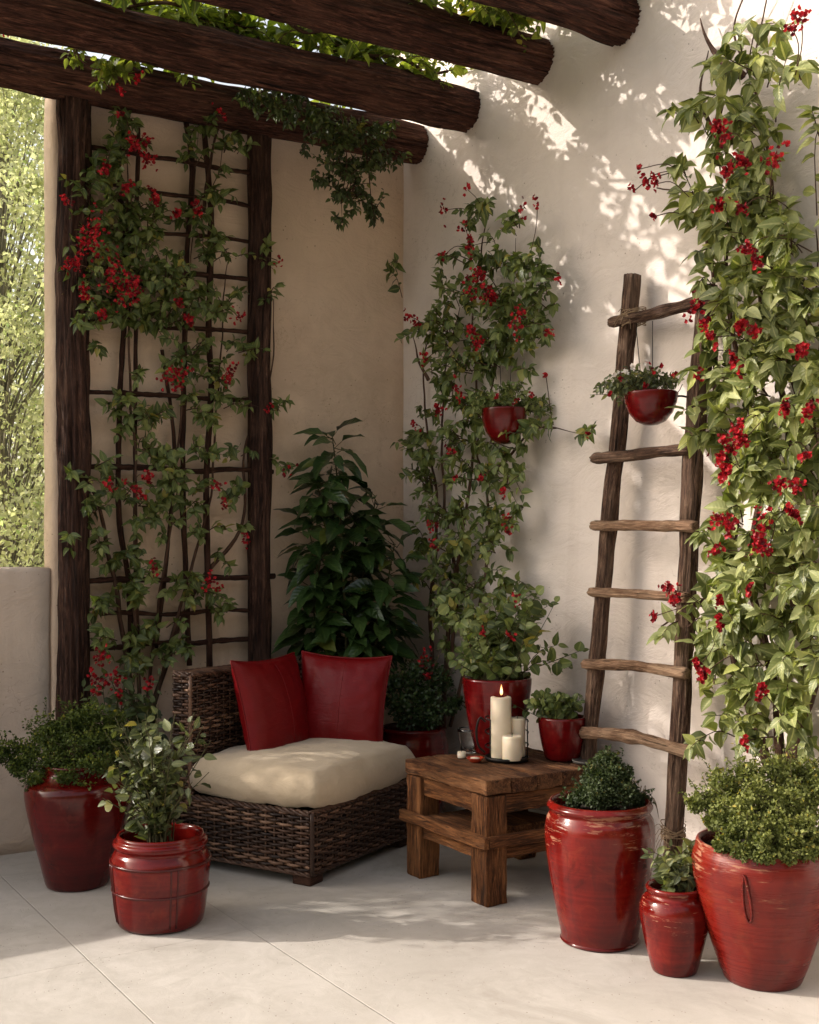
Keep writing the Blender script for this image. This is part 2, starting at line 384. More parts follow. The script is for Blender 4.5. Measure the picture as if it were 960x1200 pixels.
def tube(mb, pts, rad, sides=8, rough=0.0, nfreq=(6, 2), rnd=None, cap=True, squash=None, seed=None):
    pts = [Vector(p) for p in pts]; n = len(pts)
    if not hasattr(rad, '__len__'): rad = [rad]*n
    if seed is None: seed = random.random()*50
    V = []; PC = []; F = []
    up = Vector((0, 0, 1)); L = 0.0
    t0 = (pts[1] - pts[0]).normalized()
    if abs(t0.dot(up)) > 0.9: up = Vector((1, 0, 0))
    X = (up - t0*up.dot(t0)).normalized()
    for i in range(n):
        t = (pts[min(i+1, n-1)] - pts[max(i-1, 0)]).normalized()
        X = (X - t*X.dot(t)).normalized(); Y = t.cross(X)
        if i: L += (pts[i] - pts[i-1]).length
        for j in range(sides):
            a = 2*PI*j/sides; ca, sa = math.cos(a), math.sin(a); r = rad[i]
            if rough:
                r *= 1 + rough*(noise.noise((ca*nfreq[0]*0.5 + seed, sa*nfreq[0]*0.5, L*nfreq[1])) + 0.5*noise.noise((ca*nfreq[0]*1.3, sa*nfreq[0]*1.3 + seed, L*nfreq[1]*2.3)))
            qx, qy = (ca, sa) if squash is None else (ca*squash[0], sa*squash[1])
            V.append(pts[i] + X*(qx*r) + Y*(qy*r)); PC.append((ca*rad[i], sa*rad[i], L + seed))
    for i in range(n - 1):
        for j in range(sides):
            k = (j+1) % sides
            F.append((i*sides+j, i*sides+k, (i+1)*sides+k, (i+1)*sides+j))
    if cap:
        b = len(V); V += [pts[0], pts[-1]]; PC += [(0, 0, seed), (0, 0, L + seed)]
        for j in range(sides):
            k = (j+1) % sides
            F.append((b, k, j)); F.append((b+1, (n-1)*sides+j, (n-1)*sides+k))
    mb.add(V, F, PC, random.random() if rnd is None else rnd)

def rbox(mb, c, size, rot=None, bev=0.006, axis=0, jit=0.0, rnd=None, seg=1, sub=(1, 1, 1)):
    """box with chamfered edges; the grain (pc.z) runs along AXIS; optional wear jitter with subdivisions"""
    import bmesh
    bm = bmesh.new(); bmesh.ops.create_cube(bm, size=1.0)
    bmesh.ops.scale(bm, vec=size, verts=bm.verts)
    for ax in range(3):
        for k in range(1, sub[ax]):
            co = Vector((0, 0, 0)); co[ax] = -size[ax]/2 + size[ax]*k/sub[ax]
            no = Vector((0, 0, 0)); no[ax] = 1
            bmesh.ops.bisect_plane(bm, geom=bm.verts[:] + bm.edges[:] + bm.faces[:], plane_co=co, plane_no=no)
    if bev:
        es = [e for e in bm.edges if len(e.link_faces) == 2 and e.calc_face_angle(0) > 0.5]
        bmesh.ops.bevel(bm, geom=es, offset=bev, segments=seg + 1, affect='EDGES', profile=0.6)
    bm.verts.ensure_lookup_table()
    sd = random.random()*40
    V = []; PC = []
    o = [(axis+1) % 3, (axis+2) % 3, axis]
    for v in bm.verts:
        p = v.co.copy()
        PC.append((p[o[0]] + sd, p[o[1]], p[o[2]]))
        if jit:
            p += Vector(noise.noise_vector((p*9) + Vector((sd, sd, 0))))*jit*0.45 + Vector(noise.noise_vector((p*30) + Vector((0, sd, sd))))*jit*0.45 + Vector(noise.noise_vector((p*70) + Vector((sd, 0, sd))))*jit*0.2
        if rot is not None: p = rot @ p
        V.append(p + Vector(c))
    F = [tuple(v.index for v in f.verts) for f in bm.faces]
    bm.free()
    mb.add(V, F, PC, random.random() if rnd is None else rnd)

def lathe(mb, prof, c=(0, 0, 0), seg=64, wob=0.0, rnd=0.5, seed=None):
    pts = prof; V = []; F = []
    seed = random.random()*30 if seed is None else seed
    for (r, z) in pts:
        for j in range(seg):
            a = 2*PI*j/seg
            rr = r*(1 + wob*noise.noise((math.cos(a)*1.2 + seed, math.sin(a)*1.2, z*7)))
            V.append((c[0] + rr*math.cos(a), c[1] + rr*math.sin(a), c[2] + z))
    for i in range(len(pts) - 1):
        for j in range(seg):
            k = (j+1) % seg
            F.append((i*seg+j, i*seg+k, (i+1)*seg+k, (i+1)*seg+j))
    if pts[0][0] > 1e-4: F.append(tuple(reversed(range(seg))))
    if pts[-1][0] > 1e-4: F.append(tuple(range((len(pts)-1)*seg, len(pts)*seg)))
    mb.add(V, F, None, rnd)

def smooth_prof(pts, n=40):
    return [(max(p.x, 0.0), p.z) for p in smooth_path([(r, 0, z) for r, z in pts], n)]

# ------------------------------------------------------------------ leaves
def leaf_template(rows, wr, fold, curl, wave=0.0):
    """rows: list of (t, half width); returns verts (t, side*w, z) and faces, plus |side| and t"""
    V = [(0, 0, 0)]; S = [0]; T = [0]; F = []
    for i, (t, w) in enumerate(rows):
        for s in (-1, 0, 1):
            z = fold*abs(s)*w*wr - curl*t*t + (wave*math.sin(i*2.1 + s)*abs(s)*w*wr)
            V.append((t, s*w*wr, z)); S.append(abs(s)); T.append(t)
    V.append((1, 0, -curl)); S.append(0); T.append(1)
    n = len(rows)
    F += [(0, 2, 1), (0, 3, 2)]
    for i in range(n - 1):
        a = 1 + 3*i; b = a + 3
        F += [(a, a+1, b+1, b), (a+1, a+2, b+2, b+1)]
    a = 1 + 3*(n-1); e = len(V) - 1
    F += [(a, a+1, e), (a+1, a+2, e)]
    return np.array(V), F, np.array(S), np.array(T)

OVATE = [leaf_template([(.07, .20), (.2, .42), (.38, .5), (.58, .43), (.77, .26), (.91, .10)], w, f, c, wv) for w, f, c, wv in ((0.60, .40, .22, .08), (0.52, .2, .40, .15), (0.66, .6, .12, .1), (0.50, .35, .6, .2), (0.56, .15, .3, .25), (0.58, .8, .3, .1))]
LANCE = [leaf_template([(.12, .22), (.32, .46), (.55, .50), (.76, .34), (.9, .15)], w, f, c, 0.25) for w, f, c in ((0.44, .45, .35), (0.40, .3, .5), (0.48, .5, .2))]
ROUND = [leaf_template([(.08, .26), (.25, .46), (.48, .52), (.7, .44), (.88, .27)], w, f, c, .1) for w, f, c in ((1.0, .3, .15), (0.9, .2, .3), (0.85, .4, .4))]
TINY = [leaf_template([(.5, .5)], w, f, c) for w, f, c in ((0.9, .35, .1), (0.75, .2, .25))]

class Leaves:
    def __init__(s): s.P = []; s.A = []; s.N = []; s.S = []; s.R = []
    def add(s, p, a, n, size, rnd=None):
        s.P.append(tuple(p)); s.A.append(tuple(a)); s.N.append(tuple(n)); s.S.append(size); s.R.append(random.random() if rnd is None else rnd)
    def build(s, name, mat, parent, templates, loc=None, clamp=None):
        P = np.array(s.P); A = np.array(s.A); N = np.array(s.N); S = np.array(s.S); Rn = np.array(s.R)
        A /= np.linalg.norm(A, axis=1, keepdims=True) + 1e-9
        N -= A*np.sum(A*N, axis=1, keepdims=True)
        N /= np.linalg.norm(N, axis=1, keepdims=True) + 1e-9
        B = np.cross(N, A)
        pick = rng.integers(0, len(templates), len(P))
        Vs = []; Fs = []; Ls = []; k = 0
        for ti, (tv, tf, ts, tt) in enumerate(templates):
            m = pick == ti
            if not m.any(): continue
            p, a, n, b, sz = P[m], A[m], N[m], B[m], S[m]
            v = p[:, None, :] + sz[:, None, None]*(tv[None, :, 0:1]*a[:, None, :] + tv[None, :, 1:2]*b[:, None, :] + tv[None, :, 2:3]*n[:, None, :])
            cnt, nv = v.shape[0], v.shape[1]
            Vs.append(v.reshape(-1, 3))
            l = np.empty((cnt, nv, 3)); l[:, :, 0] = Rn[m][:, None]; l[:, :, 1] = ts[None]; l[:, :, 2] = tt[None]
            Ls.append(l.reshape(-1, 3))
            base = (np.arange(cnt)*nv + k)
            for f in tf:
                Fs.append((base[:, None] + np.array(f)[None]).tolist())
            k += cnt*nv
        V = np.concatenate(Vs)
        if clamp is not None: V = clamp(V)
        if loc is not None: V = V - np.array(loc)
        me = bpy.data.meshes.new(name)
        me.from_pydata(V.tolist(), [], [f for fs in Fs for f in fs])
        at = me.attributes.new('lf', 'FLOAT_VECTOR', 'POINT'); at.data.foreach_set('vector', np.concatenate(Ls).ravel())
        me.polygons.foreach_set('use_smooth', [True]*len(me.polygons))
        me.materials.append(mat); me.update()
        o = bpy.data.objects.new(name, me); col.objects.link(o)
        o.parent = parent
        if loc is not None: o.location = loc
        return o

def rv(s=1.0):
    return Vector((random.gauss(0, 1), random.gauss(0, 1), random.gauss(0, 1)))*s
def inside(r=(1, 1, 1)):
    while True:
        v = Vector((random.uniform(-1, 1), random.uniform(-1, 1), random.uniform(-1, 1)))
        if v.length <= 1: return Vector((v.x*r[0], v.y*r[1], v.z*r[2]))

def twig(mb, lv, a, b, nleaf, size, out, sag=0.03, stem_r=0.0022, drop=0.35, spread=0.9, t0=0.15, wall=None, tipleaf=True):
    """a thin shoot from a to b with leaves set along it; OUT = direction the leaves turn their faces to"""
    a = Vector(a); b = Vector(b); L = (b - a).length
    m = (a + b)/2 + rv(0.10*L) + Vector((0, 0, sag))
    pts = smooth_path([a, m, b], 6)
    if wall: pts = [wall(p) for p in pts]
    if mb is not None: tube(mb, pts, [stem_r*1.2, stem_r*1.1, stem_r, stem_r*.85, stem_r*.7, stem_r*.45], 4, cap=False)
    for i in range(nleaf):
        u = t0 + (1 - t0)*(i + random.random()*0.7)/nleaf
        u = min(u, 0.999); k = int(u*5); f = u*5 - k
        p = pts[k].lerp(pts[k+1], f); d = (pts[k+1] - pts[k]).normalized()
        sd = d.cross(Vector(out) + rv(0.2)).normalized()*(1 if i % 2 else -1)
        ax = d*0.35 + sd*spread + Vector((0, 0, -drop)) + Vector(out)*0.35 + rv(0.3)
        nm = Vector(out)*0.6 + Vector((0, 0, 0.55)) + rv(0.48)
        lv.add(p, ax, nm, size*random.uniform(0.5, 1.2))
    if tipleaf:
        lv.add(pts[-1], (pts[-1] - pts[-2]).normalized() + Vector((0, 0, -drop*0.5)) + rv(0.2), Vector(out) + Vector((0, 0, .5)) + rv(0.3), size*random.uniform(0.55, 0.9))

PETAL = [leaf_template([(.5, .5)], 0.95, .25, -.2)]
def flower_cluster(parent, c, r, n, out, name='flower_cluster', size=0.0106, clamp=None, mat=None):
    lv = Leaves(); out = Vector(out); ln = Vector((0, 0, 1)) + rv(.5)
    for i in range(n):
        p = Vector(c) + rv(r*0.33) + out*r*0.3 + ln*random.gauss(0, .42)*r
        ax = (out*0.6 + rv(0.6)).normalized()
        t1 = ax.orthogonal().normalized(); t2 = ax.cross(t1)
        tone = random.random()
        for k in range(5):
            a = 2*PI*k/5 + random.random()*0.3
            rad = t1*math.cos(a) + t2*math.sin(a)
            lv.add(p, rad + ax*0.55, ax - rad*0.4, size*random.uniform(0.8, 1.25), min(1, max(0, tone + random.uniform(-.2, .2))))
    return lv.build(name, mat or M['petal'], parent, PETAL, clamp=clamp)

CLAMP_R = lambda V: np.column_stack((np.minimum(V[:, 0], -0.006 + 0*V[:, 0]), V[:, 1], V[:, 2]))
CLAMP_B = lambda V: np.column_stack((V[:, 0], np.minimum(V[:, 1], -0.006), V[:, 2]))
CLAMP_RB = lambda V: np.column_stack((np.minimum(V[:, 0], -0.006), np.minimum(V[:, 1], -0.006), V[:, 2]))

def nearest_on(paths, p):
    best = None
    for path in paths:
        for q in path:
            d = (q - p).length_squared
            if best is None or d < best[0]: best = (d, q)
    return best[1]

def vine(name, label, proj, stems, blobs, flowers, leafsize, mat, out, clamp, depth=(0.04, 0.24), tw=1.0, nl=7, stem_mat='vine_stem',
         group=None, templates=OVATE, stem_r=0.011, drop=0.35, ds=1.0, root=None):
    """a climber on a wall. proj(px, py, offset) gives a point in front of the wall; every blob is a tuft of leafy shoots"""
    base = proj(stems[0][0][0], stems[0][0][1], 0.12) if root is None else Vector(root)
    t = thing(name, label, 'climbing plant', base)
    inv = base.copy(); tips = []
    mbs = MB(); lv = Leaves(); paths = []
    for st in stems:
        offs = [random.uniform(0.03, 0.10) for _ in st]
        p0 = [proj(q[0], q[1], o) for q, o in zip(st, offs)]
        pts = smooth_path(p0, max(10, len(st)*7))
        pts = [p + Vector(noise.noise_vector(p*6))*0.012 for p in pts]
        paths.append(pts)
        n = len(pts); rr = stem_r*random.uniform(0.7, 1.15)
        tube(mbs, pts, [rr*(1 - 0.88*i/n) for i in range(n)], 7, 0.25, (4, 14))
    scale = lambda z: 1.0
    for bl in blobs:
        cx, cy, rx, ry = bl[:4]; w = bl[4] if len(bl) > 4 else 1.0
        cen = proj(cx, cy, (depth[0] + depth[1])/2)
        ex = (proj(cx + rx, cy, 0.1) - proj(cx - rx, cy, 0.1))/2
        ez = (proj(cx, cy - ry, 0.1) - proj(cx, cy + ry, 0.1))/2
        ntw = max(2, int(rx*ry/95*tw*w))
        hub = nearest_on(paths, cen) if paths else cen
        for k in range(ntw):
            q = inside((1, 1, 1))
            e = cen + ex*q.x + ez*q.z + Vector(out)*q.y*(depth[1] - depth[0])/2
            s = cen + ex*q.x*0.25 + ez*(q.z*0.35 - 0.15) + Vector(out)*(q.y*0.05 - 0.04)
            if k % 3 == 0: s = hub.lerp(s, random.uniform(0.1, 0.6))
            tips.append(s.lerp(e, 0.6))
            d = e - s
            mxl = 0.30
            if d.length > mxl: s = e - d.normalized()*mxl
            twig(mbs, lv, s, e, max(3, int(nl*random.uniform(0.7, 1.2))), leafsize, out, 0.02, 0.0022, drop)
    for fl in flowers:
        c = proj(fl[0], fl[1], depth[1]*0.95 if depth[1] < 0.4 else 0.35)
        q = min(tips, key=lambda p: (p - c).length)
        if (q - c).length < 0.01: continue
        tube(mbs, smooth_path([q, q.lerp(c, .5) + rv(.01) + Vector((0, 0, .015)), c], 8), .0017, 4, cap=False)
    f = lv.build('foliage', mat, t, templates, clamp=clamp)
    s = mbs.build('stem', M[stem_mat], t)
    objs = [f, s]
    for fl in flowers:
        px, py, r = fl[:3]; n = fl[3] if len(fl) > 3 else int(10 + r*1.4)
        c = proj(px, py, depth[1]*0.95 if depth[1] < 0.4 else 0.35)
        d = (c - CAM).dot(Vector((FW[0], FW[1], 0)))
        objs.append(flower_cluster(t, c, r*1.05*d/FPX, int(n*1.5), out, clamp=clamp))
    for o in objs: o.location = -inv
    return t

# ================================================================== SETTING
def sheet(name, x0, x1, y0, y1, z, mat, kind, sub=1):
    mb = MB()
    mb.add([(x0, y0, z), (x1, y0, z), (x1, y1, z), (x0, y1, z)], [(0, 1, 2, 3)])
    o = mb.build(name, mat, smooth=False); return tag(o, kind=kind)
def terrain():
    xs = np.concatenate((np.linspace(-150, -30, 7), np.linspace(-25, 25, 26), np.linspace(30, 150, 7)))
    ys = np.concatenate((np.linspace(-150, -30, 7), np.linspace(-27, -8, 39), np.linspace(-6, 20, 14), np.linspace(30, 150, 7)))
    V = []; F = []
    for x in xs:
        for y in ys:
            k = min(1, max(0, (-9.3 - y)/5.5)); k = k*k*(3 - 2*k)  # added unseen bank behind the camera, cuts low sky light and reflections
            V.append((x, y, -0.012 + 6.2*k + 0.5*k*noise.noise((x*.4, y*.6, 0))))
    n = len(ys)
    for i in range(len(xs) - 1):
        for j in range(n - 1): F.append((i*n+j, (i+1)*n+j, (i+1)*n+j+1, i*n+j+1))
    mb = MB(); mb.add(V, F); tag(mb.build('ground', M['earth']), kind='structure')
terrain()
sheet('patio_floor', -6.5, 0.3, -9.0, 0.14, 0.0, M['floor'], 'structure')

def wall_slab(name, label, face, outv, a0, a1, z0, z1, thick, mat, seed, cap_round=0.02):
    """solid rendered wall: FACE(a, z, d) maps along / height / depth behind the face to a point"""
    mb = MB(); st = 0.07
    na = max(2, int((a1 - a0)/st)); nz = max(2, int((z1 - z0)/st))
    V = []; F = []
    def bumpy(a, z): return 0.006*noise.noise((a*2.1 + seed, z*2.1, seed)) + 0.003*noise.noise((a*6 + seed, z*6, 3.0))
    for i in range(na + 1):
        a = a0 + (a1 - a0)*i/na
        for j in range(nz + 1):
            z = z0 + (z1 - z0)*j/nz
            V.append(face(a, z, bumpy(a, z) + 0.004))
    for i in range(na):
        for j in range(nz):
            F.append((i*(nz+1)+j, (i+1)*(nz+1)+j, (i+1)*(nz+1)+j+1, i*(nz+1)+j+1))
    base = len(V)
    # rounded rim then the back
    def ring(d, ins):
        r = []
        for i in range(na + 1): r.append((a0 + (a1 - a0)*i/na, z0))
        for j in range(1, nz + 1): r.append((a1, z0 + (z1 - z0)*j/nz))
        for i in range(na - 1, -1, -1): r.append((a0 + (a1 - a0)*i/na, z1))
        for j in range(nz - 1, 0, -1): r.append((a0, z0 + (z1 - z0)*j/nz))
        ca, cz = (a0 + a1)/2, (z0 + z1)/2
        out = []
        for (a, z) in r:
            ga = (1 if a >= a1 - 1e-6 else -1 if a <= a0 + 1e-6 else 0); gz = (1 if z >= z1 - 1e-6 else 0)
            w = 0.004*noise.noise((a*5 + seed, z*5, d*5))
            out.append(face(a + ga*(ins + w), z + gz*(ins + w), d))
        return out
    def front_loop():
        r = [i*(nz+1) for i in range(na+1)] + [na*(nz+1)+j for j in range(1, nz+1)] + [i*(nz+1)+nz for i in range(na-1, -1, -1)] + [j for j in range(nz-1, 0, -1)]
        return r
    loop = front_loop(); n = len(loop)
    for d, ins in ((0.010, cap_round*0.6), (0.03, cap_round), (thick*0.5, cap_round*1.1), (thick - 0.03, cap_round), (thick, 0.0)):
        rg = ring(d, ins); b = len(V); V += rg
        nl = list(range(b, b + n))
        for i in range(n):
            k = (i+1) % n; F.append((loop[i], nl[i], nl[k], loop[k]))
        loop = nl
    F.append(tuple(loop))
    mb.add(V, F)
    o = mb.build(name, mat)
    return tag(o, label, 'wall', kind='thing')
# right wall (plane x=0), trellis wall (plane y=0), low parapet left of it
wall_slab('stucco_wall', 'tall cream stucco wall on which the ladder leans, dappled with sun', lambda a, z, d: (d, a, z), (-1, 0, 0), -4.3, 0.135, -0.01, 4.3, 0.22, M['wall'], 1.0)
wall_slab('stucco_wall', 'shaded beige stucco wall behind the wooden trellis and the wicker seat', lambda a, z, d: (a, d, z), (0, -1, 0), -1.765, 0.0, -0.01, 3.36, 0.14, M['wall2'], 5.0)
wall_slab('parapet_wall', 'low grey-beige stucco parapet below the opening to the trees', lambda a, z, d: (a, d + 0.004, z), (0, -1, 0), -6.2, -1.80, -0.01, 1.175, 0.17, M['lowwall'], 9.0)

# ---- ceiling logs
END_Z = {'a': 3.22, 'b': 3.262, 'c': 3.256, 'd': 3.24}
BEAMS = [(-0.125, 3.22, 'dark ceiling log closest to the trellis wall, resting above the trellis posts'),
         (-0.56, 3.250, 'dark ceiling log second from the trellis wall, with leafy sprigs hung over it'),
         (-1.08, 3.290, 'dark ceiling log third from the trellis wall, bare along its underside'),
         (-1.585, 3.27, 'dark ceiling log farthest from the trellis wall, above the ladder, cut by picture top')]
for i, (y, zb, lab) in enumerate(BEAMS):
    mb = MB(); r = 0.091
    pts = [(x, y + 0.022*noise.noise((x*1.1, i*5.0, 0)), zb + r + 0.036*x + 0.012*noise.noise((x*0.9, i*3.0, 4))) for x in np.linspace(-2.45, 0.03, 230)]
    n = len(pts)
    rad = [r*(1 + 0.10*noise.noise((p[0]*1.6, i*9.0, 2)) + 0.05*noise.noise((p[0]*5, i*4.0, 7))) for p in pts]
    tube(mb, pts, rad, 110, 0.15, (22, 2.4), seed=i*3.3)
    ob = mb.build('ceiling_log', M['beam'])
    tag(ob, lab, 'beam', 'ceiling logs set into the wall')

# ---- trellis
tr = thing('wooden_trellis', 'dark rough wooden trellis of posts, rungs and branches on the shaded wall', 'trellis', on_back(200, 900, 0.06))
tl = tr.location.copy()
def tpart(name, mat, mb):
    o = mb.build(name, M[mat], tr); o.location = -tl; return o
for (px, r, off) in ((86, 0.063, 0.085), (304, 0.05, 0.075)):
    mb = MB(); b = on_back(px, 800, off)
    pts = [(b.x + 0.010*noise.noise((z*1.1, px, 0)), b.y, z) for z in np.linspace(0.0, 3.33, 150)]
    tube(mb, pts, [r*(1 + 0.07*noise.noise((p[2]*2, px, 0))) for p in pts], 72, 0.26, (15, 2.6))
    tpart('post', 'post', mb)
RUNG = [(100, 172, 298, 203, .011), (118, 213, 298, 243, .010), (120, 268, 296, 284, .009), (100, 312, 298, 328, .011), (100, 376, 300, 390, .010), (100, 459, 300, 468, .011), (100, 547, 320, 553, .013),
        (100, 681, 322, 675, .013), (118, 719, 296, 716, .010), (100, 760, 300, 748, .012)]
for (x0, y0, x1, y1, r) in RUNG:
    mb = MB()
    pts = smooth_path([on_back(x0 + (x1 - x0)*f, y0 + (y1 - y0)*f + random.uniform(-2.5, 2.5)*(0 < f < 1), 0.066 + random.uniform(-.006, .006)) for f in (0, .2, .4, .6, .8, 1)], 40)
    tube(mb, pts, [r*random.uniform(.85, 1.15) for _ in pts], 9, 0.3, (4, 9))
    tpart('rung', 'stick', mb)
BARS = [[(140, 190), (146, 330), (139, 470), (141, 600), (150, 690), (152, 770)], [(163, 150), (160, 300), (157, 420), (158, 560), (160, 680), (163, 775)],
        [(218, 135), (224, 200), (220, 300), (214, 430), (215, 560), (218, 650), (222, 780)], [(236, 140), (242, 200), (246, 260), (244, 390), (246, 450), (240, 560), (243, 650), (245, 785)],
        [(190, 410), (203, 520), (196, 640), (184, 760)]]
for i, b in enumerate(BARS):
    mb = MB(); r = (.012, .009, .012, .014, .009)[i]
    pts = smooth_path([on_back(x + random.uniform(-2, 2), y, 0.045 + 0.02*(i % 2)) for x, y in b], 60)
    tube(mb, pts, [r*(1 + 0.2*noise.noise((p.z*5, i, 0))) for p in pts], 9, 0.35, (4, 9))
    tpart('upright_branch', 'stick', mb)

# ================================================================== POTS
def pot_profile(pts, h_in, wall=0.014, n=46):
    """outer profile from foot to lip then inside down to the soil level"""
    o = smooth_prof(pts, n)
    r, z = o[-1]
    o += [(r - wall*0.25, z + 0.006), (r - wall*0.7, z + 0.006), (r - wall, z - 0.002)]
    o += [(r - wall*1.1, z - 0.02), (r - wall*1.2, h_in), (r - wall*1.3, h_in - 0.01)]
    return o
def add_soil(pot, r, z):
    mb = MB(); V = []; F = []
    nr, ns = 9, 36
    for i in range(nr + 1):
        for j in range(ns):
            a = 2*PI*j/ns; q = r*i/nr
            V.append((q*math.cos(a), q*math.sin(a), z + 0.012*noise.noise((q*30*math.cos(a), q*30*math.sin(a), z*9)) + 0.012*(1 - i/nr)))
    for i in range(nr):
        for j in range(ns):
            k = (j+1) % ns; F.append((i*ns+j, (i+1)*ns+j, (i+1)*ns+k, i*ns+k))
    mb.add(V, F); return mb.build('soil', M['soil'], pot)
def make_pot(t, prof, soil_z, mat, wob=0.012, seg=72):
    mb = MB(); lathe(mb, pot_profile(prof, soil_z - 0.02), (0, 0, 0), seg, wob)
    p = mb.build('pot', M[mat], t)
    rr = prof[-1][0] - 0.012
    add_soil(p, rr, soil_z)
    return p
VIEW = Vector((FW[0], FW[1], 0))

def shrub_balls(t, balls, per, leaf, mat, stem_from, stem_r=0.004, templates=TINY, sub=10, subr=0.42, up=0.4, clamp=None):
    """dense small-leaved clumps; each ball is made of smaller tufts whose leaflets point outwards"""
    lv = Leaves(); mb = MB()
    for (c, r) in balls:
        c = Vector(c)
        pts = smooth_path([stem_from + inside((.02, .02, 0)), stem_from.lerp(c, .5) + rv(.012) + Vector((0, 0, .02)), c], 8)
        tube(mb, pts, [stem_r*(1 - .06*i) for i in range(8)], 6, cap=False)
        for k in range(sub):
            d = rv().normalized(); d.z = d.z*0.8 + 0.15
            sc_ = c + d*r*(1 - subr)*random.uniform(.75, 1.1); sr = r*subr*random.uniform(.75, 1.2)
            tube(mb, [c, c.lerp(sc_, .6) + rv(.004), sc_], [.002, .0016, .001], 4, cap=False)
            for q in range(per):
                n = rv().normalized()
                p = sc_ + n*sr*(random.random()**0.4)
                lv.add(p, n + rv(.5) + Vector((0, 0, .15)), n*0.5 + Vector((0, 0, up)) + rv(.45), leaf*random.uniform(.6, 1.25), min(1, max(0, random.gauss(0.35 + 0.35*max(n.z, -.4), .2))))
        for k in range(3):
            d = rv().normalized(); d.z = abs(d.z)*0.8 + 0.1; d = (d + (c - stem_from).normalized()*.7).normalized()
            a = c + d*r*.7; b = c + d*r*random.uniform(1.25, 1.75) + rv(.006)
            tube(mb, [a, a.lerp(b, .5) + rv(.003), b], [.0014, .0012, .0007], 4, cap=False)
            for q in range(9):
                p = a.lerp(b, q/8)
                lv.add(p, d*.5 + rv(.7), Vector((0, 0, .8)) + rv(.5), leaf*random.uniform(.8, 1.5))
    f = lv.build('foliage', M[mat], t, templates, clamp=clamp)
    s = mb.build('stem', M['green_stem'], t)
    return f, s

def local(px, py, depth, loc):
    """point seen at a place in the photo at the given distance, relative to a thing's base"""
    return CAM + ray(px, py)*depth - Vector(loc)
def dep(p): return (Vector(p) - CAM).dot(VIEW)

# ---- left large jar with curly bush
pa = on_floor(80, 1047) + VIEW*0.118; pa.z = 0
ta = thing('potted_herb', 'large dark red jar with a curly parsley-like bush by the parapet wall', 'potted plant', pa)
make_pot(ta, [(0.105, 0.0), (0.118, 0.012), (0.140, 0.10), (0.166, 0.20), (0.187, 0.30), (0.193, 0.35), (0.189, 0.380), (0.172, 0.395), (0.150, 0.405), (0.128, 0.425), (0.122, 0.445), (0.128, 0.455)], 0.43, 'pot_dark')
D = dep(pa)
balls = []
for (px, py, r, dd) in ((50, 858, 21, 0), (82, 846, 20, .02), (108, 842, 21, .03), (30, 886, 20, -.03), (8, 884, 16, -.02), (62, 890, 22, -.05), (92, 878, 24, -.06), (44, 912, 17, -.08), (120, 868, 22, 0), (112, 900, 20, -.09), (84, 912, 18, -.11), (22, 900, 13, -.05),
                        (70, 868, 24, .07), (132, 888, 18, .02), (96, 926, 11, -.12), (58, 872, 22, .1), (100, 860, 22, .12), (135, 850, 15, .06)):
    balls.append((local(px, py, D + dd, pa), r*D/FPX))
shrub_balls(ta, [(c, r*1.14) for c, r in balls], 66, 0.0115, 'curly_leaf', Vector((0, 0, 0.43)), 0.004, sub=13, subr=0.40, clamp=lambda V: np.column_stack((V[:, 0], np.minimum(V[:, 1], -pa.y - 0.01), V[:, 2])))

# ---- left front ribbed pot with airy shrub
pb = on_floor(177, 1098) + VIEW*0.145; pb.z = 0
tb = thing('potted_shrub', 'squat glossy red pot with moulded straps and an airy round-leaved shrub', 'potted plant', pb)
potb = make_pot(tb, [(0.128, 0.0), (0.143, 0.012), (0.152, 0.06), (0.160, 0.13), (0.166, 0.19), (0.166, 0.215), (0.158, 0.240), (0.150, 0.252), (0.150, 0.262), (0.158, 0.272), (0.157, 0.284), (0.148, 0.291), (0.146, 0.300)], 0.20, 'pot_ribbed')
mb = MB()
def ring_strap(z, r, w):
    pts = [(r*math.cos(a), r*math.sin(a), z) for a in np.linspace(0, 2*PI, 60)]
    tube(mb, pts, w, 6, cap=False)
ring_strap(0.219, 0.167, 0.0045); ring_strap(0.125, 0.1605, 0.004)
for k in range(4):
    a = k*PI/2 + math.atan2(-VIEW.y, -VIEW.x) + R(28)
    zs = np.linspace(0.02, 0.219, 10)
    rs = np.interp(zs, [0.012, 0.06, 0.13, 0.19, 0.215], [0.144, 0.153, 0.161, 0.167, 0.167])
    for da in (-0.07, 0.07):
        aa = a + da
        tube(mb, [(r*math.cos(aa), r*math.sin(aa), z) for r, z in zip(rs, zs)], 0.0032, 6)
mb.build('strap', M['strap'], potb)
lv = Leaves(); mb = MB(); D = dep(pb)
tips = []
for k in range(46):
    px = random.gauss(182, 38); py = random.uniform(832, 925)
    if abs(px - 180) > 62: px = 180 + random.uniform(-60, 60)
    tips.append((px, py, random.uniform(-.13, .13)))
tips += [(135, 870, 0), (125, 905, -.05), (238, 850, .03), (245, 905, 0), (228, 835, .05), (120, 935, -.03), (247, 868, .05), (185, 825, 0), (160, 838, 0)]
for (px, py, dd) in tips:
    e = local(px, py, D + dd, pb)
    s = Vector((random.uniform(-.05, .05), random.uniform(-.05, .05), 0.2))
    mpt = s.lerp(e, .45); mpt.x *= 0.6; mpt.y *= 0.6; mpt.z += 0.03
    pts = smooth_path([s, mpt, e], 10)
    tube(mb, pts, [.0034*(1 - .07*i) for i in range(10)], 5, cap=False)
    for q in range(11):
        u = .30 + .70*q/11; k0 = min(8, int(u*9)); p = pts[k0].lerp(pts[k0+1], u*9 - k0)
        d = (pts[k0+1] - pts[k0]).normalized()
        sd = d.cross(rv()).normalized()
        lv.add(p + sd*.008, sd*.8 + d*.5 + rv(.25), Vector((0, 0, .8)) - VIEW*.4 + rv(.5), random.uniform(.020, .052))
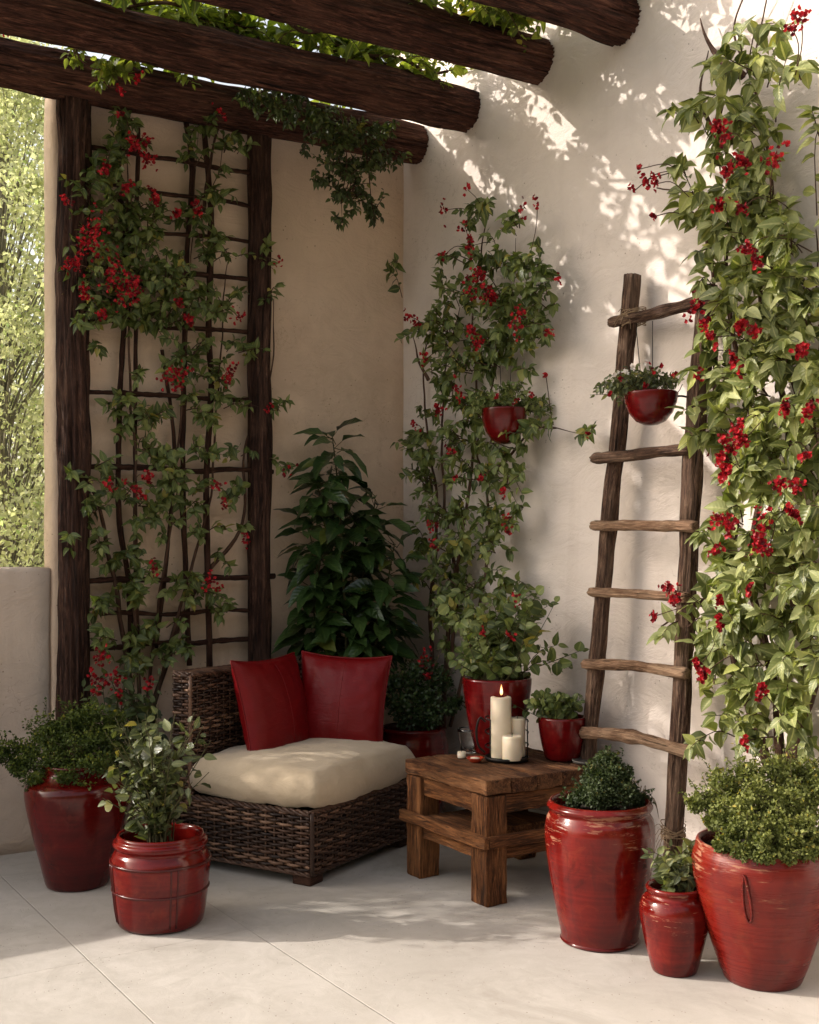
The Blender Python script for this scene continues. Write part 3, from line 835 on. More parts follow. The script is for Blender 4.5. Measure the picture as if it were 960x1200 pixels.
lv.build('foliage', M['dusky_leaf'], tb, OVATE + ROUND[:1]); mb.build('stem', M['green_stem'], tb)

# ---- big urn with a domed bush
pf = on_floor(711, 1118) + VIEW*0.128; pf.z = 0
tf = thing('potted_shrub', 'big worn red urn with a domed fine-leaved bush, in front of the table', 'potted plant', pf)
make_pot(tf, [(0.120, 0.0), (0.127, 0.008), (0.124, 0.02), (0.140, 0.10), (0.160, 0.20), (0.174, 0.30), (0.177, 0.36), (0.172, 0.395), (0.163, 0.412), (0.160, 0.420), (0.168, 0.432), (0.170, 0.440), (0.164, 0.448)], 0.415, 'pot_worn')
D = dep(pf); balls = []
for (px, py, r, dd) in ((705, 895, 13, .02), (690, 912, 15, 0), (722, 912, 15, .02), (706, 915, 18, -.03), (680, 933, 14, -.02), (735, 933, 15, 0), (700, 935, 20, -.06), (722, 936, 18, -.05), (668, 942, 9, .02), (748, 943, 10, .03), (705, 930, 22, .07), (712, 904, 14, .05)):
    balls.append((local(px + 5, py - 2, D + dd, pf), r*D/FPX))
shrub_balls(tf, [(c, r*1.12) for c, r in balls], 80, 0.0105, 'box_leaf', Vector((0, 0, 0.41)), 0.003, sub=15, subr=0.5, templates=TINY + OVATE[:1])
# dry grass wisps at the urn's rim
mb = MB()
for k in range(14):
    b = Vector((0.13, -0.02 + random.uniform(-.05, .05), 0.44)); e = b + Vector((random.uniform(.01, .08), random.uniform(-.05, .05), random.uniform(-.10, .05)))
    tube(mb, smooth_path([b, b.lerp(e, .5) + Vector((.015, 0, .04)), e], 7), [.0014]*6 + [.0005], 4, cap=False)
mb.build('dry_stalk', M['twine'], tf)

# ---- small jar between the urns
pg = on_floor(797, 1147) + VIEW*0.068; pg.z = 0
tg = thing('potted_shrub', 'small red jar with a leafy sprig standing between two larger red urns', 'potted plant', pg)
make_pot(tg, [(0.062, 0.0), (0.068, 0.006), (0.080, 0.05), (0.096, 0.12), (0.104, 0.17), (0.103, 0.195), (0.094, 0.218), (0.083, 0.228), (0.080, 0.235), (0.084, 0.245), (0.085, 0.250)], 0.225, 'pot_worn')
lv = Leaves(); mb = MB(); D = dep(pg)
for k in range(46):
    e = local(random.gauss(800, 17), random.uniform(988, 1035), D + random.uniform(-.06, .06), pg)
    s = Vector((random.uniform(-.03, .03), random.uniform(-.03, .03), 0.22))
    twig(mb, lv, s, e, 7, 0.034, -VIEW, 0.02, 0.002, 0.15, 0.8, 0.25)
lv.build('foliage', M['dusky_leaf'], tg, OVATE); mb.build('stem', M['green_stem'], tg)

# ---- large brushed urn at the right
ph = on_floor(908, 1164) + VIEW*0.112; ph.z = 0
th = thing('potted_herb', 'large brushed red urn with a pale green cushion of tiny leaves', 'potted plant', ph)
poth = make_pot(th, [(0.102, 0.0), (0.112, 0.008), (0.136, 0.07), (0.168, 0.17), (0.192, 0.27), (0.202, 0.33), (0.200, 0.365), (0.192, 0.392), (0.190, 0.402)], 0.37, 'pot_brushed')
mb = MB()   # a thin moulded loop on the belly
ctr = on_floor(874, 1040) ; va = Vector(ray(874, 1030)); va.z = 0
ang = math.atan2(-VIEW.y, -VIEW.x) - 0.52
lp = []
for u in np.linspace(0, 2*PI, 30):
    zz = 0.285 + 0.068*math.cos(u); aa = ang + 0.045*math.sin(u)*(1.1 - 0.5*math.cos(u)) + 0.05*math.cos(u)*-0.5
    rr = float(np.interp(zz, [0.17, 0.27, 0.33, 0.365], [0.168, 0.192, 0.202, 0.200])) + 0.003
    lp.append((rr*math.cos(aa), rr*math.sin(aa), zz))
tube(mb, lp, 0.0034, 6, 0.2, cap=False)
mb.build('loop_handle', M['pot_brushed'], poth)
D = dep(ph); balls = []
for (px, py, r, dd) in ((830, 938, 19, 0), (815, 943, 11, 0), (850, 918, 20, 0), (880, 905, 20, 0), (912, 903, 20, 0), (945, 908, 20, 0), (862, 945, 24, -.07), (895, 935, 26, -.08), (930, 938, 26, -.08), (960, 930, 24, -.05), (845, 962, 14, -.05),
                        (875, 968, 20, -.13), (910, 968, 20, -.14), (945, 968, 20, -.14), (985, 945, 26, -.02), (975, 915, 22, 0), (905, 925, 30, .1), (945, 920, 30, .1), (860, 935, 25, .1), (1000, 965, 20, -.05), (860, 978, 14, -.12), (890, 985, 15, -.17), (925, 985, 15, -.17), (955, 983, 15, -.15), (836, 965, 10, -.03), (905, 960, 26, .02), (870, 965, 18, .05), (940, 965, 20, .05), (850, 990, 12, -.12), (870, 998, 12, -.17), (895, 1002, 13, -.19), (920, 1002, 13, -.19), (945, 1000, 13, -.18), (970, 995, 13, -.15), (850, 935, 24, .14), (880, 920, 28, .16), (915, 918, 28, .16), (950, 922, 28, .16), (900, 950, 28, .12), (940, 950, 28, .12), (865, 958, 24, .12)):
    balls.append((local(px, py, D + dd, ph), r*D/FPX))
shrub_balls(th, [(c, r*1.1) for c, r in balls], 54, 0.0105, 'thyme_leaf', Vector((0, 0, 0.37)), 0.004, sub=13, subr=0.40, clamp=lambda V: np.column_stack((np.minimum(V[:, 0], -ph.x - 0.01), V[:, 1], V[:, 2])))

# ---- dark pot behind the seat
pc_ = Vector((-0.27, -0.50, 0))
tc = thing('potted_shrub', 'shaded round dark red pot with a dense dark bush, in the corner behind the seat', 'potted plant', pc_)
make_pot(tc, [(0.10, 0.0), (0.112, 0.01), (0.150, 0.12), (0.165, 0.24), (0.160, 0.36), (0.150, 0.42), (0.155, 0.445), (0.152, 0.45)], 0.42, 'pot_dark')
D = dep(pc_); balls = []
for (px, py, r, dd) in ((470, 800, 22, 0), (490, 790, 22, .02), (515, 798, 20, .02), (462, 825, 20, -.02), (486, 822, 26, -.05), (515, 825, 22, -.04), (476, 842, 18, -.07), (505, 843, 20, -.07), (535, 830, 14, 0), (490, 810, 28, .06)):
    balls.append((local(px, py, D + dd, pc_), r*D/FPX))
shrub_balls(tc, balls, 30, 0.017, 'dark_leaf', Vector((0, 0, 0.42)), 0.004, sub=12, subr=0.4)

# ---- tall corner plant with big leaves
pj = Vector((-0.47, -0.235, 0))
tj = thing('corner_plant', 'tall glossy dark green plant with long leaves behind the red cushions', 'potted plant', pj)
make_pot(tj, [(0.09, 0.0), (0.10, 0.01), (0.12, 0.1), (0.13, 0.2), (0.135, 0.26), (0.138, 0.27)], 0.24, 'pot_dark')
lv = Leaves(); mb = MB(); D = dep(pj)
stems_j = [[(402, 880), (406, 760), (400, 640), (395, 560), (390, 515)], [(408, 880), (415, 740), (430, 650), (440, 585)], [(400, 880), (395, 770), (375, 680), (362, 620)],
           [(410, 880), (425, 780), (450, 700), (462, 640)], [(398, 880), (392, 780), (372, 740), (365, 690)], [(404, 880), (412, 800), (440, 755), (455, 700)], [(402, 880), (405, 790), (412, 720), (415, 610)], [(400, 880), (396, 720), (385, 620), (372, 570)]]
for st in stems_j:
    pts = smooth_path([local(x, y, D + random.uniform(-.1, .04)*min(1, i), pj) for i, (x, y) in enumerate(st)], 26)
    tube(mb, pts, [.009*(1 - .027*i) for i in range(26)], 6, 0.1, cap=False)
    for i in range(6, 26):
        for q in range(3):
            p = pts[i] + rv(.01)
            a = random.uniform(0, 2*PI)
            hd = Vector((math.cos(a), math.sin(a), 0)) - VIEW*0.45
            ax = hd + Vector((0, 0, random.uniform(-.45, .5) + (0.5 if i > 23 else 0)))
            # short leaf stalk
            ax.normalize(); p2 = p + ax*0.05*random.uniform(.5, 1.3)
            tube(mb, [p, p2], [.0022, .0016], 4, cap=False)
            lv.add(p2, ax + Vector((0, 0, -.15)), Vector((0, 0, 1)) - VIEW*.35 + rv(.3), random.uniform(.10, .19))
lv.build('foliage', M['dark_leaf'], tj, LANCE, clamp=lambda V: np.column_stack((np.minimum(V[:, 0], -pj.x - 0.01), np.minimum(V[:, 1], -pj.y - 0.01), V[:, 2])))
mb.build('stem', M['green_stem'], tj)

# ================================================================== CHAIR
ang_c = math.atan2(0.436, 0.90)
F0 = on_floor(364, 1040)
ch = thing('wicker_seat', 'low dark wicker corner seat in the shade beside the table', 'chair', (F0.x, F0.y, 0), ang_c)
W_, D_ = 0.74, 0.68            # local x = along the front, local y = towards the back
ZB, ZT = 0.045, 0.275
def weave(mb, O, U, N, length, z0, z1, pitch=0.0115, stake=0.042, r=0.0062, amp=0.0075, top=None):
    O = Vector(O); U = Vector(U).normalized(); N = Vector(N).normalized()
    ns = max(2, round(length/stake)); sp = length/ns
    zmax = z1
    for i in range(ns + 1):       # stakes
        h = z1 if top is None else top(i/ns)
        b = O + U*(i*sp)
        tube(mb, [b + Vector((0, 0, z)) for z in np.linspace(z0, h, 6)], .0042, 5, rnd=random.uniform(.3, .8))
    rows = int((z1 - z0)/pitch)
    for k in range(rows + 1):
        z = z0 + pitch*k + 0.004
        n = ns*5
        ph_ = k % 2
        tone = random.random()**1.5
        pts = []; start = True
        brk = random.randint(4, n - 4)
        wob1 = random.random()*50
        for i in range(n + 1):
            u = i/n
            hz = z1 if top is None else top(u)
            if z > hz: continue
            s_ = math.sin(PI*(i/5) + PI*0.5 + ph_*PI)
            p = O + U*(u*length) + N*(amp*s_ + 0.003*noise.noise((u*20, z*90, 1))) + Vector((0, 0, z + 0.0042*noise.noise((u*length*14 + wob1, k*3.1, 0))))
            pts.append(p)
            if i == brk and len(pts) > 2:
                tube(mb, pts, [r*random.uniform(.8, 1.1)]*len(pts), 5, rnd=tone); pts = [p]; tone = random.random()**1.4
        if len(pts) > 2: tube(mb, pts, [r*random.uniform(.8, 1.1)]*len(pts), 5, rnd=tone)
def braid(mb, a, b, r=0.0085, n=3):
    a = Vector(a); b = Vector(b); d = (b - a); L = d.length; d.normalize()
    X = d.orthogonal().normalized(); Y = d.cross(X); m = max(12, int(L/0.008))
    for k in range(n):
        pts = []
        for i in range(m + 1):
            an = 2*PI*k/n + i/m*L/0.05*2*PI*0.5
            pts.append(a + d*(L*i/m) + X*(r*.8*math.cos(an)) + Y*(r*.8*math.sin(an)))
        tube(mb, pts, r*.75, 6, rnd=random.uniform(.2, .7))
e = 0.008
mb = MB()
weave(mb, (0, 0, 0), (1, 0, 0), (0, -1, 0), W_, ZB, ZT)
weave(mb, (0, D_, 0), (0, -1, 0), (-1, 0, 0), D_, ZB, ZT)
weave(mb, (W_, 0, 0), (0, 1, 0), (1, 0, 0), D_, ZB, ZT)
weave(mb, (W_, D_, 0), (-1, 0, 0), (0, 1, 0), W_, ZB, ZT)
for (x, y) in ((0, 0), (W_, 0)):
    for k in range(3):
        dx = (-.004, 0, .004)[k]
        tube(mb, [(x + dx, y + (-.007, -.010, -.007)[k], z) for z in np.linspace(ZB, ZT, 8)], .006, 6, 0.1, rnd=random.uniform(.1, .5))
braid(mb, (0, 0, ZT), (W_, 0, ZT)); braid(mb, (0, 0, ZT), (0, D_, ZT)); braid(mb, (W_, 0, ZT), (W_, D_, ZT))
braid(mb, (0, 0, ZB), (W_, 0, ZB), .007); braid(mb, (0, 0, ZB), (0, D_, ZB), .007)
base = mb.build('base', M['wicker'], ch)
mb = MB(); rbox(mb, (W_/2, D_/2, (ZB + ZT)/2 - .005), (W_ - .02, D_ - .02, ZT - ZB - .015), bev=0.01); mb.build('dark_backing', M['wicker_core'], base)  # dark backing box so nothing shows through the weave
# backrest along the back edge
BH = 0.765
mb = MB()
yb0, yb1 = D_ - 0.085, D_
tp = lambda u: BH - 0.012*math.sin(u*6) - 0.010*u
weave(mb, (0, yb0, 0), (1, 0, 0), (0, -1, 0), W_, ZT + .01, BH, top=tp)
weave(mb, (0, yb1, 0), (1, 0, 0), (0, 1, 0), W_, ZT + .01, BH, top=tp)
weave(mb, (0, yb1, 0), (0, -1, 0), (-1, 0, 0), yb1 - yb0, ZT + .01, BH)
braid(mb, (0, yb0, BH), (W_, yb0, BH - .012), .010); braid(mb, (0, yb1, BH), (W_, yb1, BH - .012), .010); braid(mb, (0, yb0, BH), (0, yb1, BH), .009)
for yy in np.linspace(yb0 + .012, yb1 - .012, 5):
    tube(mb, [(x, yy, BH + .004 - .012*x/W_ + .003*noise.noise((x*20, yy*90, 0))) for x in np.linspace(0, W_, 24)], .0085, 6, 0.1)
tube(mb, [(0, yb0, z) for z in np.linspace(ZT, BH, 8)], .009, 6, 0.15)
bk = mb.build('backrest', M['wicker'], ch)
mb = MB(); rbox(mb, (W_/2, (yb0+yb1)/2, (ZT + BH)/2 - .005), (W_ - .02, yb1 - yb0 - .02, BH - ZT - .025), bev=0.01); mb.build('dark_backing', M['wicker_core'], bk)
# short side panel behind the second cushion
SH = 0.62; xs0 = W_ - 0.07
mb = MB()
weave(mb, (xs0, yb0, 0), (0, -1, 0), (-1, 0, 0), 0.36, ZT + .01, SH)
weave(mb, (W_, yb0, 0), (0, -1, 0), (1, 0, 0), 0.36, ZT + .01, SH)
weave(mb, (xs0, yb0 - .36, 0), (1, 0, 0), (0, -1, 0), 0.07, ZT + .01, SH)
braid(mb, (xs0, yb0, SH), (xs0, yb0 - .36, SH)); braid(mb, (W_, yb0, SH), (W_, yb0 - .36, SH)); braid(mb, (xs0, yb0 - .36, SH), (W_, yb0 - .36, SH))
sp_ = mb.build('side_panel', M['wicker'], ch)
mb = MB(); rbox(mb, ((xs0 + W_)/2, yb0 - .18, (ZT + SH)/2), (.055, .345, SH - ZT - .01), bev=0.008); mb.build('dark_backing', M['wicker_core'], sp_)
for (x, y) in ((.045, .045), (W_ - .045, .045), (.045, D_ - .045), (W_ - .045, D_ - .045)):
    mb = MB(); rbox(mb, (x, y, .0225), (.085, .085, .045), bev=.006, axis=0); mb.build('foot', M['stick'], ch)

def to_world(x, y, z):
    c, s = math.cos(ang_c), math.sin(ang_c)
    return Vector((F0.x + c*x - s*y, F0.y + s*x + c*y, z))

def cushion_mesh(w, d, h, n=34, m=12):
    """plump box: rounded in plan, crowned on top, rounded edges"""
    V = []; F = []; idx = {}
    import bmesh
    bm = bmesh.new(); bmesh.ops.create_cube(bm, size=2.0)
    bmesh.ops.subdivide_edges(bm, edges=bm.edges[:], cuts=23, use_grid_fill=True)
    bm.verts.ensure_lookup_table()
    for v in bm.verts:
        x, y, z = v.co
        # squircle rounding
        k = 0.26
        def rnd_(a, b, c): return a*math.sqrt(max(0, 1 - k*b*b/2 - k*c*c/2 + k*k*b*b*c*c/3))
        X = rnd_(x, y, z); Y = rnd_(y, z, x); Z = rnd_(z, x, y)
        crown = (1 - x*x)*(1 - y*y)
        Z2 = Z*(0.84 + 0.26*crown**0.45) if z > 0 else Z*0.80
        bul = 1 + 0.035*(1 - z*z)
        p = Vector((X*w/2*bul*1.03, Y*d/2*bul*1.03, Z2*h/2))
        wr = 0.006*noise.noise((p.x*9, p.y*9, p.z*12)) + 0.004*noise.noise((p.x*22, p.y*18 + 4, p.z*26)) + 0.007*noise.noise((p.x*4 + 9, p.y*4, 0))
        edge = max(abs(x), abs(y))**6
        crease = -0.006*abs(noise.noise((p.x*16 + 3, p.y*16, p.z*5)))*edge
        p += Vector((x*.3, y*.3, z)).normalized()*(wr + crease)
        V.append(p)
    F = [tuple(v.index for v in f.verts) for f in bm.faces]
    bm.free(); return V, F
sx0, sy0 = -0.012, -0.03
sw, sd_ = W_ + 0.005, D_ - 0.06
V, F = cushion_mesh(sw, sd_, 0.20)
mb = MB(); mb.add(V, F)
cl = to_world(sx0 + sw/2, sy0 + sd_/2, ZT + 0.083)
cu = mb.build('seat_cushion', M['fabric']); cu.location = cl; cu.rotation_euler = (0, 0, ang_c)
tag(cu, 'thick cream canvas cushion filling the seat of the wicker chair', 'seat cushion')
mb = MB()
def corner_seam(x, y):
    pts = []
    for u in np.linspace(-.75, .7, 14):
        pts.append((x*(1 - .05*u*u), y*(1 - .05*u*u), u*.075))
    tube(mb, pts, .0024, 5)
corner_seam(-sw/2*.935, -sd_/2*.935)
mb.build('seam', M['fabric'], cu)

def pillow(name, label, w, h, t, loc, rot, seed):
    n = 40; V = []; F = []
    for side in (1, -1):
        for i in range(n + 1):
            for j in range(n + 1):
                x = -1 + 2*i/n; y = -1 + 2*j/n
                px = x*(1 - 0.085*(1 - y*y)); py = y*(1 - 0.085*(1 - x*x))
                f = ((1 - x*x)*(1 - y*y))
                z = 0.5*t*(f**0.42)*side
                # wrinkles running in from the corners and edges
                ed = 1 - f**0.35
                z += side*ed*(1 - ed)*0.02*noise.noise((x*5 + seed, y*5, side)) + side*0.004*noise.noise((x*3 + seed, y*3, 1))*f
                if abs(x - 0.02) < 0.035 and side > 0: z -= 0.003*(1 - abs(x - 0.02)/0.035)
                sag = -0.02*(1 - y)*abs(x)*0.3
                V.append((px*w/2, z*-1, py*h/2 + sag))
    m = (n+1)**2
    for s in (0, 1):
        for i in range(n):
            for j in range(n):
                a = s*m + i*(n+1) + j
                q = (a, a+1, a+n+2, a+n+1)
                F.append(q if s else q[::-1])
    mb = MB(); mb.add(V, F)
    o = mb.build(name, M['leather']); o.location = loc; o.rotation_euler = rot
    tag(o, label, 'throw cushion', 'red leather cushions on the wicker seat')
    # edge piping follows the outline
    mb = MB(); pts = []
    for k in range(4):
        for i in range(n):
            u = -1 + 2*i/n
            x, y = ((u, -1), (1, u), (-u, 1), (-1, -u))[k]
            pts.append((x*(1 - 0.085*(1 - y*y))*w/2, 0, y*(1 - 0.085*(1 - x*x))*h/2 - 0.006*(1 - y)*abs(x)))
    pts.append(pts[0]); tube(mb, pts, .0036, 6, cap=False)
    mb.build('piping', M['leather'], o)
    mb = MB(); tube(mb, [(0.0105*w/0.4, -0.5*t*((1 - y*y)**0.42)*1.0 + .0005, y*h/2*0.92) for y in np.linspace(-.9, .9, 30)], .0018, 5)
    mb.build('seam', M['leather'], o)
    return o
# first cushion leans on the backrest, second on the side panel
ZS = 0.415
p1 = to_world(0.345, yb0 - 0.16, ZS + 0.175)
pillow('leather_cushion', 'red leather cushion leaning on the wicker backrest, left of the two', 0.45, 0.47, 0.16, p1, (R(-14), R(0), ang_c + R(2)), 2.0)
p2 = to_world(xs0 - 0.065, yb0 - 0.325, ZS + 0.180)
pillow('leather_cushion', 'red leather cushion facing outward, overlapping the other, right of the two', 0.41, 0.455, 0.16, p2, (R(-13), R(2), ang_c - R(72)), 8.0)

# ================================================================== TABLE
TH = 0.448
tx0, tx1, ty0, ty1 = -0.735, -0.145, -1.665, -1.14
tb_ = thing('side_table', 'rustic square wooden side table with lower shelf, holding candles and pots', 'table', ((tx0+tx1)/2, (ty0+ty1)/2, 0))
tloc = Vector(tb_.location)
def tbpart(name, mat, mb):
    o = mb.build(name, M[mat], tb_, smooth=False); o.location = -tloc; return o
mb = MB(); npl = 5; wpl = (tx1 - tx0)/npl
for k in range(npl):
    rbox(mb, (tx0 + wpl*(k + .5), (ty0+ty1)/2 + random.uniform(-.003, .003), TH - .0275 + random.uniform(-.002, .002)), (wpl - .003, ty1 - ty0, .055), bev=.007, axis=1, jit=.008, sub=(4, 22, 2))
tbpart('tabletop', 'tabletop', mb)
lw = 0.094
for (x, y) in ((tx0 + lw/2 + .004, ty0 + lw/2 + .004), (tx0 + lw/2 + .004, ty1 - lw/2 - .004), (tx1 - lw/2 - .004, ty0 + lw/2 + .004), (tx1 - lw/2 - .004, ty1 - lw/2 - .004)):
    mb = MB(); rbox(mb, (x, y, (TH - .057)/2), (lw, lw, TH - .057), bev=.007, axis=2, jit=.007, sub=(3, 3, 14)); tbpart('leg', 'table', mb)
for (c, s, ax) in ((((tx0 + .035), (ty0+ty1)/2, TH - .057 - .036), (.03, ty1 - ty0 - 2*lw - .012, .07), 1), (((tx1 - .035), (ty0+ty1)/2, TH - .057 - .036), (.03, ty1 - ty0 - 2*lw - .012, .07), 1),
                   (((tx0+tx1)/2, ty0 + .035, TH - .057 - .036), (tx1 - tx0 - 2*lw - .012, .03, .07), 0), (((tx0+tx1)/2, ty1 - .035, TH - .057 - .036), (tx1 - tx0 - 2*lw - .012, .03, .07), 0)):
    mb = MB(); rbox(mb, c, s, bev=.004, axis=ax, jit=.006, sub=(8, 8, 2)); tbpart('apron', 'table', mb)
# lower shelf: rails wrapping the legs, boards inside, a narrow rail underneath
for (c, s, ax) in (((tx0 - .008, (ty0+ty1)/2, .232), (.022, ty1 - ty0 + .03, .042), 1), (((tx0+tx1)/2 + .003, ty0 - .008, .232), (tx1 - tx0, .022, .042), 0), ((tx1 + .008, (ty0+ty1)/2, .232), (.022, ty1 - ty0 + .03, .042), 1),
                   (((tx0 + .03), (ty0+ty1)/2, .183), (.028, ty1 - ty0 - 2*lw - .012, .05), 1), (((tx0+tx1)/2, ty0 + .03, .183), (tx1 - tx0 - 2*lw - .012, .028, .05), 0)):
    mb = MB(); rbox(mb, c, s, bev=.004, axis=ax, jit=.006, sub=(8, 8, 2)); tbpart('shelf_rail', 'table', mb)
mb = MB()
for k in range(4):
    w4 = (tx1 - tx0 - .02)/4
    rbox(mb, (tx0 + .01 + w4*(k + .5), (ty0+ty1)/2, .232), (w4 - .004, ty1 - ty0 - 2*lw - .014, .026), bev=.003, axis=1, jit=.002, sub=(2, 6, 1))
tbpart('shelf', 'table', mb)
# lower shelf: pale wedge stands in for its sunlit part, then loose booklets
mb = MB(); rbox(mb, (0, 0, .009), (.15, .035, .018), bev=.003, axis=0, jit=.006, sub=(6, 1, 1))
o = mb.build('lit_shelf_wedge', M['rung'], smooth=False); o.location = ((tx0 + .26), ty1 - .20, .247); o.rotation_euler = (0, R(-4), R(-62)); tag(o, 'pale wood wedge standing in for the sunlit part of the shelf under the table', 'wood piece')
mb = MB()
for k in range(3):
    a = random.uniform(-.25, .25); rm = Matrix.Rotation(a, 3, 'Z'); rbox(mb, (0, 0, .008 + k*.016), (.15, .20, .0145), rot=rm, bev=.002)
o = mb.build('book_stack', M['book'], smooth=False); o.location = (tx1 - .10, ty0 + .17, .246); tag(o, 'grey booklets stacked on the lower shelf behind the big urn', 'books')

# ---- things on the table
def table_pt(px, py): return on_floor(px, py, TH)
pd = Vector((-0.345, -1.225, TH)); 
td = thing('potted_shrub', 'tall flared glossy red planter with round green leaves, at the back of the table', 'potted plant', pd)
make_pot(td, [(0.080, 0.0), (0.088, 0.006), (0.094, 0.03), (0.112, 0.10), (0.128, 0.19), (0.138, 0.27), (0.140, 0.295), (0.140, 0.300)], 0.285, 'pot_smooth', 0.004)
lv = Leaves(); mb = MB(); D = dep(pd)
for k in range(74):
    px = random.gauss(585, 32); py = random.uniform(700, 790)
    if k < 14: px = random.uniform(600, 655); py = random.uniform(690, 765)
    e_ = local(px, py, D + random.uniform(-.13, .10), pd)
    s = Vector((random.uniform(-.08, .08), random.uniform(-.08, .08), 0.29))
    if (e_ - s).length > .33: s = e_ - (e_ - s)*0.75
    twig(mb, lv, s, e_, 7, 0.048, -VIEW, 0.03, 0.002, 0.2, 0.8, 0.2)
lv.build('foliage', M['vine_leaf'], td, ROUND + OVATE[:2], clamp=lambda V: np.column_stack((np.minimum(V[:, 0], -pd.x - 0.01), V[:, 1], V[:, 2])))
mb.build('stem', M['green_stem'], td)
for (px, py, r) in ((598, 745, 7), (566, 738, 7), (604, 702, 8)):
    flower_cluster(td, local(px, py, D - .12, pd), r*D/FPX, 9, -VIEW)

pe = Vector((-0.215, -1.475, TH))
te = thing('potted_plant', 'small glossy red planter of round leaves, beside the candle stand on the table', 'potted plant', pe)
make_pot(te, [(0.060, 0.0), (0.068, 0.005), (0.078, 0.04), (0.090, 0.10), (0.095, 0.14), (0.096, 0.162)], 0.15, 'pot_smooth', 0.004)
lv = Leaves(); mb = MB(); D = dep(pe)
for k in range(46):
    e_ = local(random.gauss(647, 14), random.uniform(812, 840), D + random.uniform(-.09, .08), pe)
    s = Vector((random.uniform(-.06, .06), random.uniform(-.06, .06), 0.15))
    twig(mb, lv, s, e_, 6, 0.030, -VIEW, 0.015, 0.0016, 0.1, 0.8, 0.3)
lv.build('foliage', M['vine_leaf'], te, ROUND); mb.build('stem', M['green_stem'], te)

ps = table_pt(594, 891); ps.z = TH
ts = thing('candle_stand', 'round black wire candle stand on the table, holding three candles', 'candle holder', ps)
mb = MB(); lathe(mb, [(0.07, 0.0), (0.084, 0.004), (0.086, 0.016), (0.082, 0.018), (0.078, 0.010), (0.0, 0.010)], seg=48); mb.build('tray', M['iron'], ts)
fa = math.atan2(-VIEW.y, -VIEW.x) + R(8)
def ring_at(z, r, th, tilt=0.0, ph0=0.0):
    mb = MB(); pts = [(r*math.cos(a), r*math.sin(a), z + tilt*math.cos(a - ph0)) for a in np.linspace(fa + R(62), fa + R(298), 40)]
    tube(mb, pts, th*1.35, 6); mb.build('ring', M['iron'], ts)
ring_at(.060, .083, .0024, .004); ring_at(.112, .083, .0024, .006, 1.0); ring_at(.160, .083, .0024, .006, 2.2)
for k in range(4):
    a = fa + R(62 + 236*k/3)
    mb = MB(); tube(mb, [(.083*math.cos(a), .083*math.sin(a), z) for z in np.linspace(.012, .165, 5)], .0024, 6); mb.build('upright', M['iron'], ts)
mb = MB(); side = Vector((-RT[0], -RT[1], 0))
tube(mb, smooth_path([side*.083 + Vector((0, 0, .15)), side*.105 + Vector((0, 0, .165)), side*.118 + Vector((0, 0, .12)), side*.112 + Vector((0, 0, .06)), side*.085 + Vector((0, 0, .03))], 20), .0042, 6); mb.build('handle', M['iron'], ts)

def candle(label, px, depth_off, r, h, lit, z0=TH + .011):
    c = ps + side*(-px) + VIEW*depth_off
    t = thing('pillar_candle', label, 'candle', (c.x, c.y, z0), 0, 'cream pillar candles in the wire stand')
    mb = MB(); lathe(mb, [(r*.98, 0), (r, .003), (r, h*.5), (r*.995, h - .006), (r*.97, h - .001), (r*.88, h + .001), (r*.6, h - .004), (r*.3, h - .006), (0, h - .006)], seg=40, wob=.012); mb.build('wax_body', M['wax'], t)
    mb = MB(); tube(mb, smooth_path([(0, 0, h - .006), (.001, 0, h + .004), (.004, .001, h + .011)], 5), .0012, 5); mb.build('wick', M['wick'], t)
    if lit:
        mb = MB(); lathe(mb, smooth_prof([(.0, .006), (.0045, .010), (.0058, .018), (.0042, .030), (.0018, .042), (0.0, .050)], 16), (0.002, 0, h), 16, 0.2); mb.build('flame', M['flame'], t)
    return t
candle('tall lit cream candle, highest of the three in the wire stand', -.022, .010, .0405, .235, True)
candle('shortest cream candle at the front of the wire stand, unlit', .016, -.050, .0375, .092, False)
candle('medium cream candle standing behind the shortest one in the wire stand', .044, .034, .032, .150, False)

pgz = table_pt(550, 882); pgz.z = TH
mb = MB(); lathe(mb, [(.030, 0), (.034, .003), (.040, .04), (.047, .085), (.049, .098), (.0475, .0985), (.0455, .085), (.038, .04), (.030, .010), (0, .009)], seg=40)
o = mb.build('glass_tumbler', M['glass']); o.location = pgz; tag(o, 'clear glass tumbler on the table in front of the tall planter', 'glass')
pt1 = table_pt(541, 888); pt1.z = TH
t = thing('tealight', 'tiny cream tealight standing bare on the table top', 'candle', pt1)
mb = MB(); lathe(mb, [(.016, 0), (.017, .003), (.0165, .024), (.012, .023), (0, .022)], seg=24, wob=.05); mb.build('wax_body', M['wax'], t)
mb = MB(); tube(mb, [(0, 0, .022), (.001, 0, .032)], .001, 4); mb.build('wick', M['wick'], t)
pt2 = table_pt(557, 893); pt2.z = TH
t = thing('votive_dish', 'small amber-rimmed dish with a tealight, beside the wire stand', 'candle holder', pt2)
mb = MB(); lathe(mb, [(.018, 0), (.020, .003), (.032, .014), (.034, .018), (.031, .018), (.018, .007), (0, .006)], seg=36); mb.build('dish', M['amber'], t)
mb = MB(); lathe(mb, [(.017, .007), (.018, .010), (.0175, .017), (0, .016)], seg=24); mb.build('wax_body', M['wax'], t)
psl = table_pt(674, 893) ; psl = Vector((-0.20, -1.625, TH))
mb = MB(); lathe(mb, [(.045, 0), (.062, .004), (.066, .013), (.062, .014), (.045, .007), (0, .006)], seg=40)
o = mb.build('slate_dish', M['slate']); o.location = (-0.19, -1.60, TH); tag(o, 'flat dark dish on the table edge in front of the small planter', 'dish')

